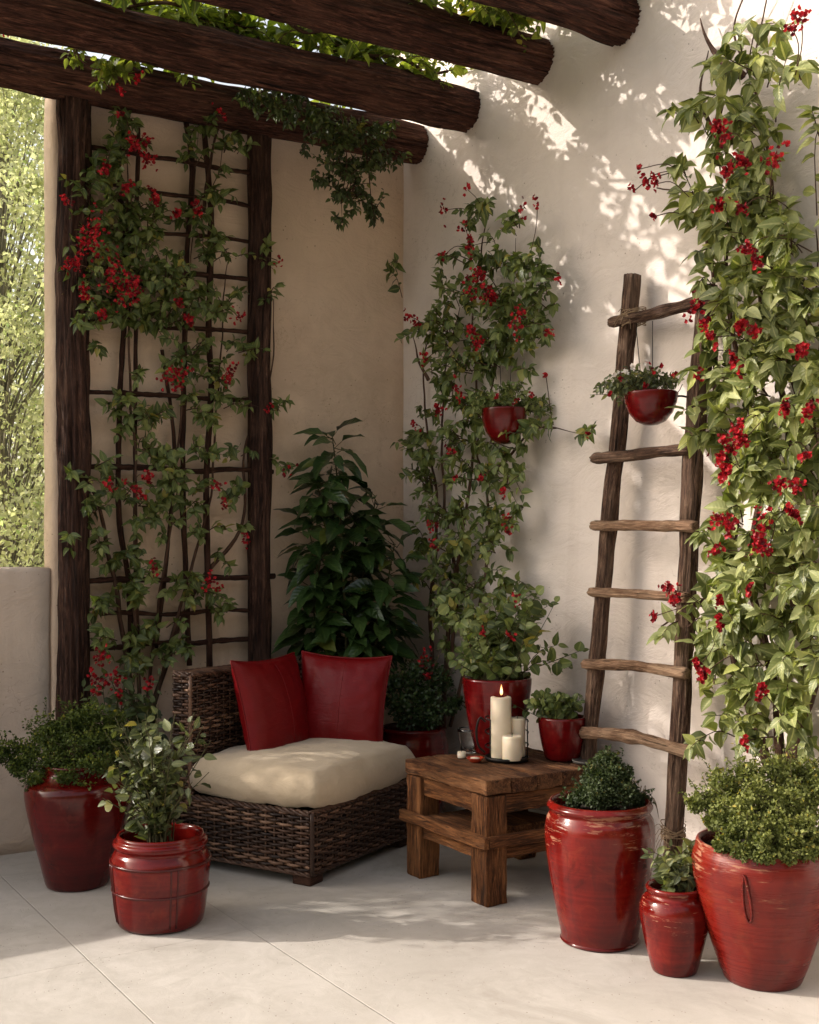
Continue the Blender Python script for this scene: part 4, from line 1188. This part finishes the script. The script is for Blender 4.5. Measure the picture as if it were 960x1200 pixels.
# ================================================================== LADDER
lad = thing('rustic_ladder', 'rustic ladder of weathered branches leaning on the sunny stucco wall', 'ladder', (-0.1, -1.7, 0))
ll = Vector(lad.location)
def lpart(name, mat, mb, smooth=True):
    o = mb.build(name, M[mat], lad, smooth=smooth); o.location = -ll; return o
LEGS = [[(680, 1006, .16), (690, 880, .15), (703, 740, .13), (714, 610, .11), (727, 480, .10), (741, 322, .08)], [(784, 1046, .16), (793, 930, .15), (800, 800, .14), (806, 670, .12), (812, 540, .11), (822, 430, .10), (829, 335, .08)]]
for i, L_ in enumerate(LEGS):
    P = [on_right(*q) for q in L_]; P[0].z = 0.0
    pts = smooth_path(P, 110)
    mb = MB(); r0 = (.030, .032)[i]
    tube(mb, pts, [r0*(1 + .09*noise.noise((p.z*2.5, i*7, 0))) for p in pts], 40, 0.30, (12, 3.0))
    lpart('rail', 'ladder_leg', mb)
RUNGS = [((716, 378), (775, 366), (845, 347), .0235, .125), ((696, 537), (735, 534), (810, 525), .023, .155), ((695, 616), (750, 616), (816, 617), .022, .160), ((692, 694), (740, 696), (806, 700), .020, .165),
         ((685, 778), (740, 780), (806, 790), .022, .175), ((678, 858), (740, 863), (812, 883), .0255, .185)]
for k, (a, b, c, r, off) in enumerate(RUNGS):
    mb = MB(); P = [on_right(q[0], q[1], off) for q in (a, b, c)]
    pts = smooth_path(P, 44)
    rr = [r*(1 + .16*noise.noise((i*.16, k*5.0, 0)))*(0.9 if i in (0, 43) else 1) for i in range(44)]
    tube(mb, pts, rr, 28, 0.34, (9, 6), squash=(0.85, 1.0))
    lpart('rung', 'rung' if k > 1 else 'ladder_leg', mb)
# twine lashings at the top joint
def lash(px, py, off, n, r, spread):
    c = on_right(px, py, off); mb = MB()
    for k in range(n):
        tilt = random.uniform(-.6, .6); ph0 = random.random()*6
        pts = []
        for a in np.linspace(0, 2*PI, 22):
            pts.append(c + Vector((math.cos(a)*r, math.sin(a)*r*1.05 + spread*random.uniform(-.02, .02)*0, math.sin(a + ph0)*r*tilt + (k - n/2)*.004)))
        tube(mb, pts, .0019, 5, cap=False)
    for k in range(9):
        d = Vector((-.03, random.uniform(-.05, .05), random.uniform(-.09, .03)))
        tube(mb, smooth_path([c + Vector((-r*.7, 0, 0)), c + d*.6 + Vector((-.03, 0, .02)), c + d + Vector((-.03, 0, 0))], 7), .0011, 4, cap=False)
    lpart('twine', 'twine', mb)
lash(743, 372, .10, 12, .044, 1); lash(789, 975, .155, 9, .042, 1)

# ---- hanging bowls
def bowl_prof(r, h):
    return [(0.0, 0.0), (r*.28, .003), (r*.55, h*.13), (r*.80, h*.38), (r*.95, h*.70), (r*1.0, h*.97), (r*1.0, h), (r*.965, h + .003), (r*.93, h), (r*.92, h*.86), (0, h*.84)]
def hanging_bowl(label, px, py, off, r, h, tufts, mat_leaf, leaf, seedn, flowers, hang):
    c = on_right(px, py, off)     # middle of the rim
    base = c - Vector((0, 0, h))
    t = thing('hanging_planter', label, 'hanging planter', base)
    mb = MB(); lathe(mb, bowl_prof(r, h), seg=56, wob=.004); p = mb.build('bowl', M['pot_smooth'], t)
    D = dep(base); lv = Leaves(); mb = MB()
    for (x, y, rx, ry, n) in tufts:
        for k in range(n):
            q = inside(); e_ = local(x + q.x*rx, y + q.z*ry, D + q.y*r*.9, base)
            s = Vector((random.uniform(-r, r)*.7, random.uniform(-r, r)*.7, h*.9))
            s = s.lerp(e_, 0.35) if (e_ - s).length > .12 else s
            twig(mb, lv, s, e_, 7, leaf, -VIEW, 0.02, .0014, 0.3, 0.8, .2)
    cl = lambda V: np.column_stack((np.minimum(V[:, 0], -base.x - 0.008), V[:, 1], V[:, 2]))
    lv.build('foliage', mat_leaf, t, OVATE, clamp=cl); mb.build('stem', M['green_stem'], t)
    for (x, y, rr, m) in flowers:
        flower_cluster(t, local(x, y, D - r*.75, base), rr*D/FPX, 6, -VIEW, size=.009, mat=m, name='blossom' if m is M['white_petal'] else 'flower_cluster')
    mb = MB()
    for (x, y, off2) in hang:
        q = on_right(x, y, off2) - base
        a = Vector((q.x, q.y, 0)).normalized() if Vector((q.x, q.y, 0)).length > .01 else Vector((1, 0, 0))
        tube(mb, [a*r*.97 + Vector((0, 0, h)), (a*r*.97 + Vector((0, 0, h))).lerp(q, .5) + Vector((0, 0, -.004)), q], .0016, 5)
    # wall hook behind the bowl
    tube(mb, smooth_path([Vector((r*.9, 0, h*.9)), Vector((-base.x*.6 + r*.3, 0, h*1.02)), Vector((-base.x - .001, 0, h*1.0))], 8), .004, 6)
    mb.build('hanging_wire', M['iron'], t)
    return t
hanging_bowl('red bowl of white-flecked flowers hung from the upper part of the ladder', 763, 461, .20, .096, .115, [(735, 447, 34, 14, 34), (765, 440, 28, 12, 26), (705, 458, 20, 12, 14), (785, 444, 15, 10, 10), (735, 465, 20, 12, 8)], M['dusky_leaf'], .022, 3,
             [(763, 434, 4, M['petal']), (727, 444, 4, M['petal']), (775, 428, 3, M['petal']), (714, 462, 3, M['petal']), (790, 440, 4, M['petal']), (755, 452, 3, M['petal']), (720, 442, 4, M['white_petal']), (742, 430, 3, M['white_petal']), (756, 426, 3, M['white_petal']), (733, 436, 3, M['white_petal'])],
             [(745, 375, .12), (765, 376, .12), (800, 450, .12)])
hanging_bowl('red bowl of trailing greenery hung on the wall amid the middle climber', 591, 480, .17, .099, .148, [(575, 463, 28, 14, 24), (600, 460, 25, 14, 20), (625, 478, 22, 14, 16), (560, 478, 12, 12, 8)], M['vine_leaf'], .030, 5,
             [(582, 465, 5, M['petal']), (605, 470, 4, M['petal']), (622, 462, 4, M['petal'])], [(585, 390, .06), (600, 400, .06)])

# ================================================================== CLIMBERS
OUT_B = Vector((-0.15, -1, 0.1)).normalized(); OUT_R = Vector((-1, -0.25, 0.1)).normalized()
vine('climbing_vine', 'leafy red-flowered climber covering the wooden trellis on the shaded wall', on_back,
     [[(165, 850), (158, 700), (160, 560), (152, 430), (150, 300), (150, 180), (152, 120)], [(170, 850), (185, 720), (200, 600), (212, 480), (220, 350), (228, 230), (232, 150)], [(160, 850), (130, 660), (118, 600), (100, 540), (92, 400), (88, 280)],
      [(175, 850), (215, 700), (245, 590), (255, 470), (262, 340), (270, 300)], [(170, 850), (230, 690), (282, 620), (288, 520), (318, 440), (322, 350)], [(238, 250), (250, 170), (262, 150), (258, 200)]],
     [(150, 132, 26, 16, .9), (245, 145, 24, 16, 1.0), (275, 175, 20, 24, .7), (255, 215, 26, 26, .8), (240, 480, 26, 24, .9), (225, 580, 34, 24, .8), (130, 545, 22, 20, .8), (215, 690, 30, 24, .8), (120, 705, 24, 20, .9), (275, 580, 22, 24, .8), (145, 580, 24, 22, .8), (140, 470, 22, 22, .8), (290, 410, 22, 20, .8), (270, 720, 20, 18, .7), (220, 755, 26, 18, .8), (118, 752, 20, 18, .9), (185, 590, 30, 20, .9), (100, 225, 30, 30, .8), (150, 165, 30, 35, .6), (125, 200, 35, 30, .7), (150, 235, 45, 35, .75), (115, 275, 45, 40, .8), (175, 275, 50, 45, .75), (100, 330, 32, 32, .9), (150, 325, 50, 40, .8), (195, 320, 42, 40, .8), (225, 255, 30, 35, .6), (245, 300, 35, 30, .5),
      (140, 365, 45, 28), (190, 370, 45, 30), (235, 355, 38, 32, .8), (95, 375, 22, 22, .8), (265, 350, 22, 25, .8), (110, 400, 18, 18, .6), (222, 415, 50, 22, .7), (225, 190, 28, 25, .4), (260, 280, 20, 28, .4),
      (165, 440, 25, 20, .5), (200, 435, 28, 20, .7), (255, 440, 35, 22, .8), (180, 490, 42, 22, .9), (150, 498, 16, 16, .7), (270, 470, 26, 22, .7), (185, 530, 32, 26, .9), (235, 532, 30, 20, .7), (280, 530, 22, 20, .6), (195, 562, 32, 20, .9), (325, 480, 14, 22, .6), (313, 300, 12, 22, .7), (316, 350, 10, 20, .8), (335, 545, 8, 10, .5),
      (90, 560, 16, 24, .7), (105, 600, 26, 22, .8), (120, 640, 20, 24, .6), (165, 612, 20, 18, .8), (195, 622, 24, 14, .6), (240, 618, 26, 16, .7), (145, 655, 28, 22, .9), (170, 680, 22, 22, .9), (155, 700, 26, 18, .7), (262, 650, 8, 30, .5), (285, 620, 10, 40, .5),
      (160, 740, 22, 26, .8), (190, 735, 28, 12, .7), (155, 770, 26, 24, .9), (190, 768, 16, 16, .5), (258, 700, 18, 14, .5), (235, 700, 12, 10, .4), (80, 640, 10, 20, .5)],
     [(108, 278, 19, 46), (130, 318, 17, 38), (150, 340, 21, 60), (85, 312, 14, 24), (95, 285, 12, 20), (77, 235, 8, 10), (165, 172, 15, 26), (172, 188, 13, 20), (122, 200, 7), (205, 444, 20, 44), (205, 250, 7), (230, 245, 7), (268, 440, 9), (148, 220, 7), (180, 232, 8), (155, 170, 8), (172, 560, 9), (160, 575, 9), (127, 570, 10, 9), (255, 570, 8, 9), (262, 590, 7, 7),
      (245, 680, 10, 12), (178, 665, 9, 9), (120, 370, 8), (280, 372, 10, 10), (220, 375, 8), (288, 635, 8, 8), (255, 690, 7, 8), (118, 770, 14, 18), (135, 790, 12, 14), (140, 135, 6, 7), (260, 135, 8, 8), (210, 355, 7), (100, 345, 8), (325, 305, 6, 6), (312, 480, 6, 7), (338, 552, 6, 6)],
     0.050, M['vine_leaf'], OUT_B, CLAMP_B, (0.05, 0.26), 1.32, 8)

vine('climbing_rose', 'red-flowered climber rising behind the table between corner and ladder', on_right,
     [[(520, 850), (525, 740), (540, 640), (552, 560), (560, 470), (555, 380), (565, 290), (572, 230)], [(510, 850), (505, 720), (512, 600), (500, 500), (498, 420), (505, 385)], [(528, 850), (560, 720), (572, 640), (570, 560), (560, 520), (585, 420), (600, 350), (605, 280)],
      [(515, 850), (535, 700), (520, 580), (522, 440), (540, 360)], [(503, 445), (490, 420), (482, 390)], [(575, 560), (610, 520), (640, 500), (680, 507)]],
     [(570, 240, 28, 24, .7), (532, 262, 22, 28, .6), (606, 265, 24, 22, .6), (545, 300, 32, 26, .8), (580, 300, 38, 26, .8), (620, 315, 30, 34, .9), (560, 345, 45, 32), (600, 360, 48, 36), (640, 350, 22, 34, .9), (530, 350, 30, 25, .8), (508, 330, 22, 22, .5), (520, 385, 40, 28), (575, 395, 52, 32), (620, 390, 35, 28), (495, 395, 25, 30, .7), (540, 425, 42, 28), (585, 425, 38, 20, .8),
      (505, 440, 25, 25, .6), (520, 465, 30, 24, .7), (490, 490, 25, 28, .7), (545, 480, 40, 28, .8), (540, 512, 48, 28, .9), (500, 525, 28, 28, .9), (615, 500, 30, 20, .8), (640, 492, 20, 14, .8), (682, 508, 12, 7, .7), (590, 530, 35, 24, .8), (555, 552, 45, 30), (500, 565, 30, 30), (600, 560, 22, 22, .8), (520, 600, 45, 30), (575, 605, 34, 28), (605, 585, 16, 20, .6), (495, 640, 22, 28, .8), (535, 645, 48, 30), (580, 640, 24, 24, .9),
      (540, 685, 45, 30), (585, 690, 28, 26, .8), (505, 690, 20, 28, .7), (530, 725, 38, 28), (565, 735, 30, 24), (510, 760, 22, 20, .7), (540, 768, 28, 18, .8), (470, 515, 10, 20, .5), (455, 310, 8, 8, .4)],
     [(521, 246, 7, 8), (548, 222, 5, 6), (614, 245, 7, 8), (630, 240, 6, 7), (553, 288, 8), (557, 335, 14, 24), (575, 345, 12, 20), (565, 322, 9), (610, 368, 10, 16), (606, 385, 9, 12), (555, 388, 8), (562, 402, 8), (482, 372, 10, 12), (490, 380, 6, 8), (520, 300, 7, 7), (545, 265, 6, 6), (645, 390, 5, 6), (655, 328, 5, 6), (500, 420, 7, 9), (540, 460, 10, 12), (580, 350, 8), (515, 480, 7), (487, 498, 7, 8),
      (530, 530, 8, 10), (508, 618, 10, 12), (510, 640, 7, 8), (596, 612, 10, 12), (590, 575, 5, 6), (565, 560, 6, 8), (690, 507, 4, 5), (560, 740, 7, 8), (500, 770, 10, 12), (505, 790, 8, 8), (535, 560, 6, 6), (640, 440, 4, 5)],
     0.054, M['vine_leaf'], OUT_R, CLAMP_RB, (0.05, 0.26), 0.98, 9, drop=.45)

vine('climbing_rose', 'large sunlit red-flowered climber beyond the ladder, nearly as tall as the wall', on_right,
     [[(915, 900), (905, 790), (880, 680), (890, 560), (868, 430), (850, 320), (872, 200), (880, 90), (905, -20)], [(930, 900), (945, 760), (915, 640), (925, 520), (905, 420), (890, 330), (905, 230), (890, 120), (860, 40), (880, -20)], [(900, 900), (865, 790), (850, 700), (862, 600), (842, 500), (838, 400), (830, 300), (820, 240), (770, 220)],
      [(920, 900), (960, 780), (975, 640), (955, 500), (960, 380), (955, 270)], [(940, 560), (935, 480), (920, 420)], [(870, 90), (835, 60), (822, 20)], [(850, 700), (815, 710), (775, 735)], [(845, 120), (835, 150), (822, 110), (830, 60)]],
     [(905, 30, 12, 14, .4), (870, 60, 20, 18, .6), (890, 80, 34, 24, .9), (925, 60, 18, 18, .7), (935, 85, 14, 20, .8), (830, 85, 16, 16, .5), (860, 115, 36, 26), (815, 140, 18, 14, .7), (795, 132, 10, 8, .6), (845, 150, 40, 24), (890, 145, 34, 26, .9), (870, 185, 42, 28), (905, 185, 22, 22, .7), (850, 215, 42, 26), (800, 200, 16, 14, .7), (825, 235, 34, 22, .9), (880, 230, 38, 26), (790, 248, 18, 14, .8), (915, 240, 28, 24, .8), (850, 262, 42, 26),
      (880, 285, 48, 28), (830, 285, 28, 20, .8), (925, 290, 32, 30, .9), (865, 320, 46, 30), (905, 335, 45, 30), (840, 335, 26, 22, .7), (955, 160, 10, 30, .6), (945, 330, 22, 40, .9), (850, 370, 34, 28, .9), (890, 375, 45, 30), (940, 385, 34, 36), (825, 395, 20, 24, .8), (865, 415, 46, 30), (915, 430, 45, 32), (955, 440, 25, 40), (835, 440, 26, 28), (870, 465, 48, 28), (825, 480, 24, 24, .9), (920, 480, 40, 30), (860, 510, 48, 28), (905, 525, 42, 30), (950, 520, 28, 40), (830, 520, 22, 20, .8),
      (855, 550, 38, 26, .9), (890, 570, 42, 30), (940, 570, 34, 38), (845, 590, 26, 24, .7), (870, 610, 40, 28, .9), (920, 620, 38, 32), (955, 620, 26, 40), (835, 640, 32, 24, .9), (880, 650, 46, 28), (930, 670, 40, 32), (845, 675, 40, 24), (810, 690, 28, 16, .8), (880, 690, 45, 28), (950, 700, 30, 40), (790, 735, 34, 14, .8), (835, 715, 38, 22), (870, 735, 45, 26), (920, 730, 40, 30), (800, 760, 26, 14, .7), (845, 765, 34, 24, .8), (890, 775, 40, 28, .9), (945, 770, 30, 36),
      (830, 800, 28, 24, .8), (870, 815, 36, 26, .8), (920, 815, 36, 30, .8), (850, 845, 30, 20, .7), (895, 855, 34, 22, .8), (945, 850, 28, 30, .8), (835, 870, 16, 14, .6), (985, 500, 25, 120, .4), (985, 750, 25, 100, .4), (985, 300, 20, 90, .4)],
     [(940, 22, 14, 16), (930, 35, 9, 9), (850, 160, 12, 18), (842, 150, 8), (770, 215, 10, 12), (760, 210, 7, 8), (750, 198, 5, 5), (743, 224, 5, 5), (766, 254, 5, 5), (845, 240, 8), (870, 245, 9, 11), (910, 187, 12, 16), (878, 292, 12, 18), (887, 306, 9), (872, 190, 9), (855, 200, 8), (815, 362, 10, 16), (828, 380, 9, 14), (835, 395, 8, 12), (870, 383, 12, 20), (885, 388, 9), (820, 440, 6, 7), (862, 425, 8), (855, 520, 12, 22), (848, 540, 12, 22), (865, 505, 9), (852, 555, 9), (870, 518, 9),
      (845, 610, 10, 14), (858, 615, 14, 26), (895, 615, 11, 16), (890, 632, 13, 22), (900, 645, 10, 14), (840, 645, 8, 10), (935, 570, 12, 18), (915, 565, 9, 12), (945, 535, 9, 10), (785, 690, 11, 16), (792, 702, 8), (768, 722, 8, 9), (845, 705, 6), (880, 690, 8, 10), (825, 790, 7), (820, 780, 6), (930, 600, 8), (845, 730, 6), (893, 810, 7), (876, 870, 7, 9), (950, 480, 8), (922, 480, 8), (940, 410, 8)],
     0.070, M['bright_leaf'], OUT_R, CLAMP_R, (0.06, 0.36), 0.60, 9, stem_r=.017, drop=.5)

# small red salvia-like plant by the trellis foot
pk = on_floor(150, 985); pk = Vector((on_back(140, 800, .22).x, -0.22, 0))
tk = thing('flowering_plant', 'bushy plant with red flower spikes at the foot of the trellis', 'plant', pk)
lv = Leaves(); mb = MB(); D = dep(pk)
for k in range(44):
    px = random.gauss(150, 28); px = max(98, min(205, px)); e_ = local(px, random.uniform(785, 885), D + random.uniform(-.12, .06), pk)
    s = Vector((random.uniform(-.08, .08), random.uniform(-.06, .06), 0.0)); s = s.lerp(e_, 0.5)
    twig(mb, lv, s, e_, 7, 0.05, -VIEW, 0.03, 0.0025, 0.3, 0.8, 0.1)
for k in range(7):
    tube(mb, smooth_path([Vector((random.uniform(-.04, .04), random.uniform(-.04, .04), 0)), Vector((random.uniform(-.08, .08), 0, .25)), Vector((random.uniform(-.12, .12), -.02, .45))], 8), .004, 5, cap=False)
lv.build('foliage', M['spray_leaf'], tk, OVATE, clamp=lambda V: np.column_stack((V[:, 0], np.minimum(V[:, 1], -pk.y - 0.01), V[:, 2]))); mb.build('stem', M['green_stem'], tk)
for (px, py, r) in ((108, 790, 8), (120, 800, 10), (135, 797, 12), (175, 800, 8), (112, 812, 7), (140, 815, 8)):
    flower_cluster(tk, local(px, py, D - .12, pk), r*D/FPX, 14, -VIEW)

# ---- greenery on and over the ceiling logs
def log_front(px, py, off=0.0): return on_back(px, py, 0.36 + off)
vine('hanging_vine', 'dark leafy vine hanging from the log in the corner', log_front,
     [[(300, 85), (330, 105), (380, 125), (420, 150), (440, 165), (470, 175)], [(400, 130), (405, 180), (402, 230), (400, 262)], [(420, 140), (430, 190), (435, 240), (440, 262)]],
     [(300, 118, 30, 14, 1.1), (340, 128, 30, 16, 1.2), (375, 140, 30, 20, 1.2), (400, 160, 34, 24, 1.2), (430, 160, 30, 20, 1.1), (460, 150, 18, 12, .9), (398, 195, 34, 24, 1.1), (440, 190, 26, 22, 1), (415, 225, 32, 24, .9), (400, 255, 14, 18, .8), (440, 245, 16, 24, .8), (375, 210, 14, 14, .7), (355, 168, 14, 12, .7), (465, 190, 12, 12, .5), (330, 108, 40, 8, .9)],
     [], 0.034, M['spray_leaf'], OUT_B, None, (-0.04, 0.14), 2.9, 10, stem_r=.006, drop=.55)
def log2_front(px, py, off=0.0): return on_back(px, py, 0.40 + off)
vine('creeper_sprig', 'sprig of yellow-green creeper with red flowers draped over the logs at the picture corner', log2_front,
     [[(-20, 20), (30, 28), (80, 45), (95, 70), (120, 80), (165, 72), (200, 70)], [(80, 30), (85, 55), (90, 70)]],
     [(80, 25, 12, 10, 1.0), (86, 55, 12, 14, 1.2), (92, 72, 12, 8, 1), (120, 80, 14, 10, 1), (135, 85, 22, 10, 1.2), (155, 72, 26, 10, 1.2), (20, 10, 22, 10, 1.2), (55, 8, 24, 9, 1), (180, 78, 16, 8, 1), (215, 92, 18, 8, .8), (125, 95, 10, 6, .8)],
     [(6, 35, 12, 20), (12, 14, 10, 14), (140, 105, 6, 8), (160, 92, 5, 6)], 0.046, M['canopy_leaf'], OUT_B, None, (-0.02, 0.10), 2.2, 8, stem_r=.006, drop=.45)

def canopy_vine(label, y0, y1, n, x0=-2.0, x1=-0.10, zoff=0.0, size=.075):
    t = thing('pergola_creeper', label, 'climbing plant', ((x0+x1)/2, (y0+y1)/2, 3.5)); loc = Vector(t.location)
    mb = MB(); lv = Leaves(); paths = []
    for k in range(4):
        P = [(x, random.uniform(y0, y1), 3.50 + .036*x + random.uniform(-.01, .05) + zoff) for x in np.linspace(x0, x1, 8)]
        pts = smooth_path(P, 60); paths.append(pts); tube(mb, pts, [.008]*60, 6, .2, (4, 12))
    for k in range(n):
        p = random.choice(random.choice(paths))
        if noise.noise((p.x*1.9, p.y*2.4, 3.3)) < 0.0 and random.random() < .96: continue
        e_ = p + Vector((random.uniform(-.25, .25), random.uniform(-.2, .2), random.uniform(-.11, .12)))
        twig(mb, lv, p, e_, 7, size, Vector((0, 0, 1)), .02, .002, .25, .9)
    a = lv.build('foliage', M['canopy_leaf'], t, OVATE); b = mb.build('stem', M['vine_stem'], t)
    for o in (a, b): o.location = -loc
    return t
canopy_vine('sunlit creeper lying over the logs, filling the gap next to the trellis wall', -0.60, -0.12, 480)
canopy_vine('sunlit creeper seen in the gap between the second and third logs', -1.12, -0.60, 480)
canopy_vine('sunlit creeper seen in the gap above the log farthest from the trellis wall', -1.80, -1.12, 520)

# ================================================================== TREES BEYOND THE PARAPET
def tree(label, loc, h, crown_r, n_clump, per, leaf, seedn):
    random.seed(seedn)
    t = thing('garden_tree', label, 'tree', loc, 0, 'trees beyond the parapet')
    mb = MB(); lv = Leaves()
    trunk = smooth_path([(0, 0, 0), (.05, .03, h*.2), (-.04, .05, h*.5), (.02, 0, h*.9)], 20)
    tube(mb, trunk, [.11*(1 - .04*i) for i in range(20)], 10, .15)
    for k in range(n_clump):
        zz = h*random.uniform(.12, 1.0); f = math.sin(PI*min(1, max(.08, (zz/h)*.85 + .1)))
        a = random.uniform(0, 2*PI); rr = crown_r*f*math.sqrt(random.uniform(.08, 1))
        c = Vector((rr*math.cos(a), rr*math.sin(a), zz))
        s = trunk[min(19, int(max(0, zz/h - .12)*20))]
        pts = smooth_path([s, s.lerp(c, .5) + Vector((0, 0, .08)) + rv(.05), c], 8)
        tube(mb, pts, [.008*(1 - .1*i) for i in range(8)], 5, cap=False)
        cr = crown_r*random.uniform(.16, .30)
        for q in range(per):
            p = c + inside((cr, cr, cr*.75))
            lv.add(p, rv() + Vector((0, 0, -.4)), Vector((0, 0, .7)) + rv(.6), leaf*random.uniform(.6, 1.2))
    lv.build('crown', M['hazy_tree_leaf'], t, TINY); mb.build('trunk', M['trunk'], t)
    return t
tree('pale green garden tree close behind the parapet, seen through the opening', (-0.95, 4.3, 0), 5.2, 1.35, 300, 150, .046, 21)
tree('taller garden tree standing farther behind the parapet opening', (-0.6, 8.2, 0), 7.4, 2.1, 190, 130, .065, 22)
tree('wide garden tree at the outer edge of the parapet opening', (-2.6, 7.6, 0), 6.2, 1.7, 120, 110, .065, 23)
tree('small round garden tree added against the parapet to shade the seat and ladder wall', (-3.02, 1.0, 0), 4.3, 1.0, 170, 120, .05, 24)  # added for its shade on seat and ladder wall, nearly out of view

# ================================================================== LIGHT, SKY, CAMERA
SUN_AZ_XY = Vector((-0.79, 0.61))       # towards the sun
ELEV = R(30)
w = bpy.data.worlds.new('World'); sc.world = w; w.use_nodes = True
nt = w.node_tree; nt.nodes.clear()
out = nt.nodes.new('ShaderNodeOutputWorld'); bg = nt.nodes.new('ShaderNodeBackground')
sky = nt.nodes.new('ShaderNodeTexSky'); sky.sky_type = 'NISHITA'; sky.sun_disc = False
sky.sun_elevation = ELEV; sky.sun_rotation = math.atan2(SUN_AZ_XY.x, SUN_AZ_XY.y)
sky.air_density = 1.2; sky.dust_density = 4.0; sky.ozone_density = 0.6
hs = nt.nodes.new('ShaderNodeHueSaturation'); hs.inputs['Saturation'].default_value = 0.5; hs.inputs['Value'].default_value = 2.25
mx = nt.nodes.new('ShaderNodeMix'); mx.data_type = 'RGBA'; mx.blend_type = 'MULTIPLY'; mx.inputs[0].default_value = 1.0; mx.inputs[7].default_value = (1.0, 0.94, 0.875, 1)
nt.links.new(sky.outputs[0], hs.inputs['Color']); nt.links.new(hs.outputs[0], mx.inputs[6]); nt.links.new(mx.outputs[2], bg.inputs['Color'])
bg.inputs['Strength'].default_value = 0.15
nt.links.new(bg.outputs[0], out.inputs[0])
sd = bpy.data.lights.new('sun', 'SUN'); sd.energy = 5.0; sd.angle = R(0.55); sd.color = (1.0, 0.925, 0.835)
so = bpy.data.objects.new('sun', sd); col.objects.link(so)
dirv = Vector((SUN_AZ_XY.x*math.cos(ELEV), SUN_AZ_XY.y*math.cos(ELEV), math.sin(ELEV)))
so.rotation_euler = dirv.to_track_quat('Z', 'Y').to_euler()
so.location = (-6, 5, 6)

cd = bpy.data.cameras.new('camera'); cam = bpy.data.objects.new('camera', cd); col.objects.link(cam)
cam.location = CAM; cam.rotation_euler = (R(90), 0, -YAW)
cd.sensor_fit = 'HORIZONTAL'; cd.sensor_width = 36; cd.lens = FPX/960*36; cd.shift_y = 50/960
cd.clip_start = 0.05; cd.clip_end = 1000
sc.camera = cam
sc.view_settings.view_transform = 'Standard'; sc.view_settings.look = 'None'; sc.view_settings.exposure = 0; sc.view_settings.gamma = 1
sc.render.engine = 'CYCLES'
sc.cycles.use_denoising = True
sc.cycles.max_bounces = 10; sc.cycles.diffuse_bounces = 5; sc.cycles.transmission_bounces = 8; sc.cycles.transparent_max_bounces = 8
sc.cycles.sample_clamp_indirect = 8
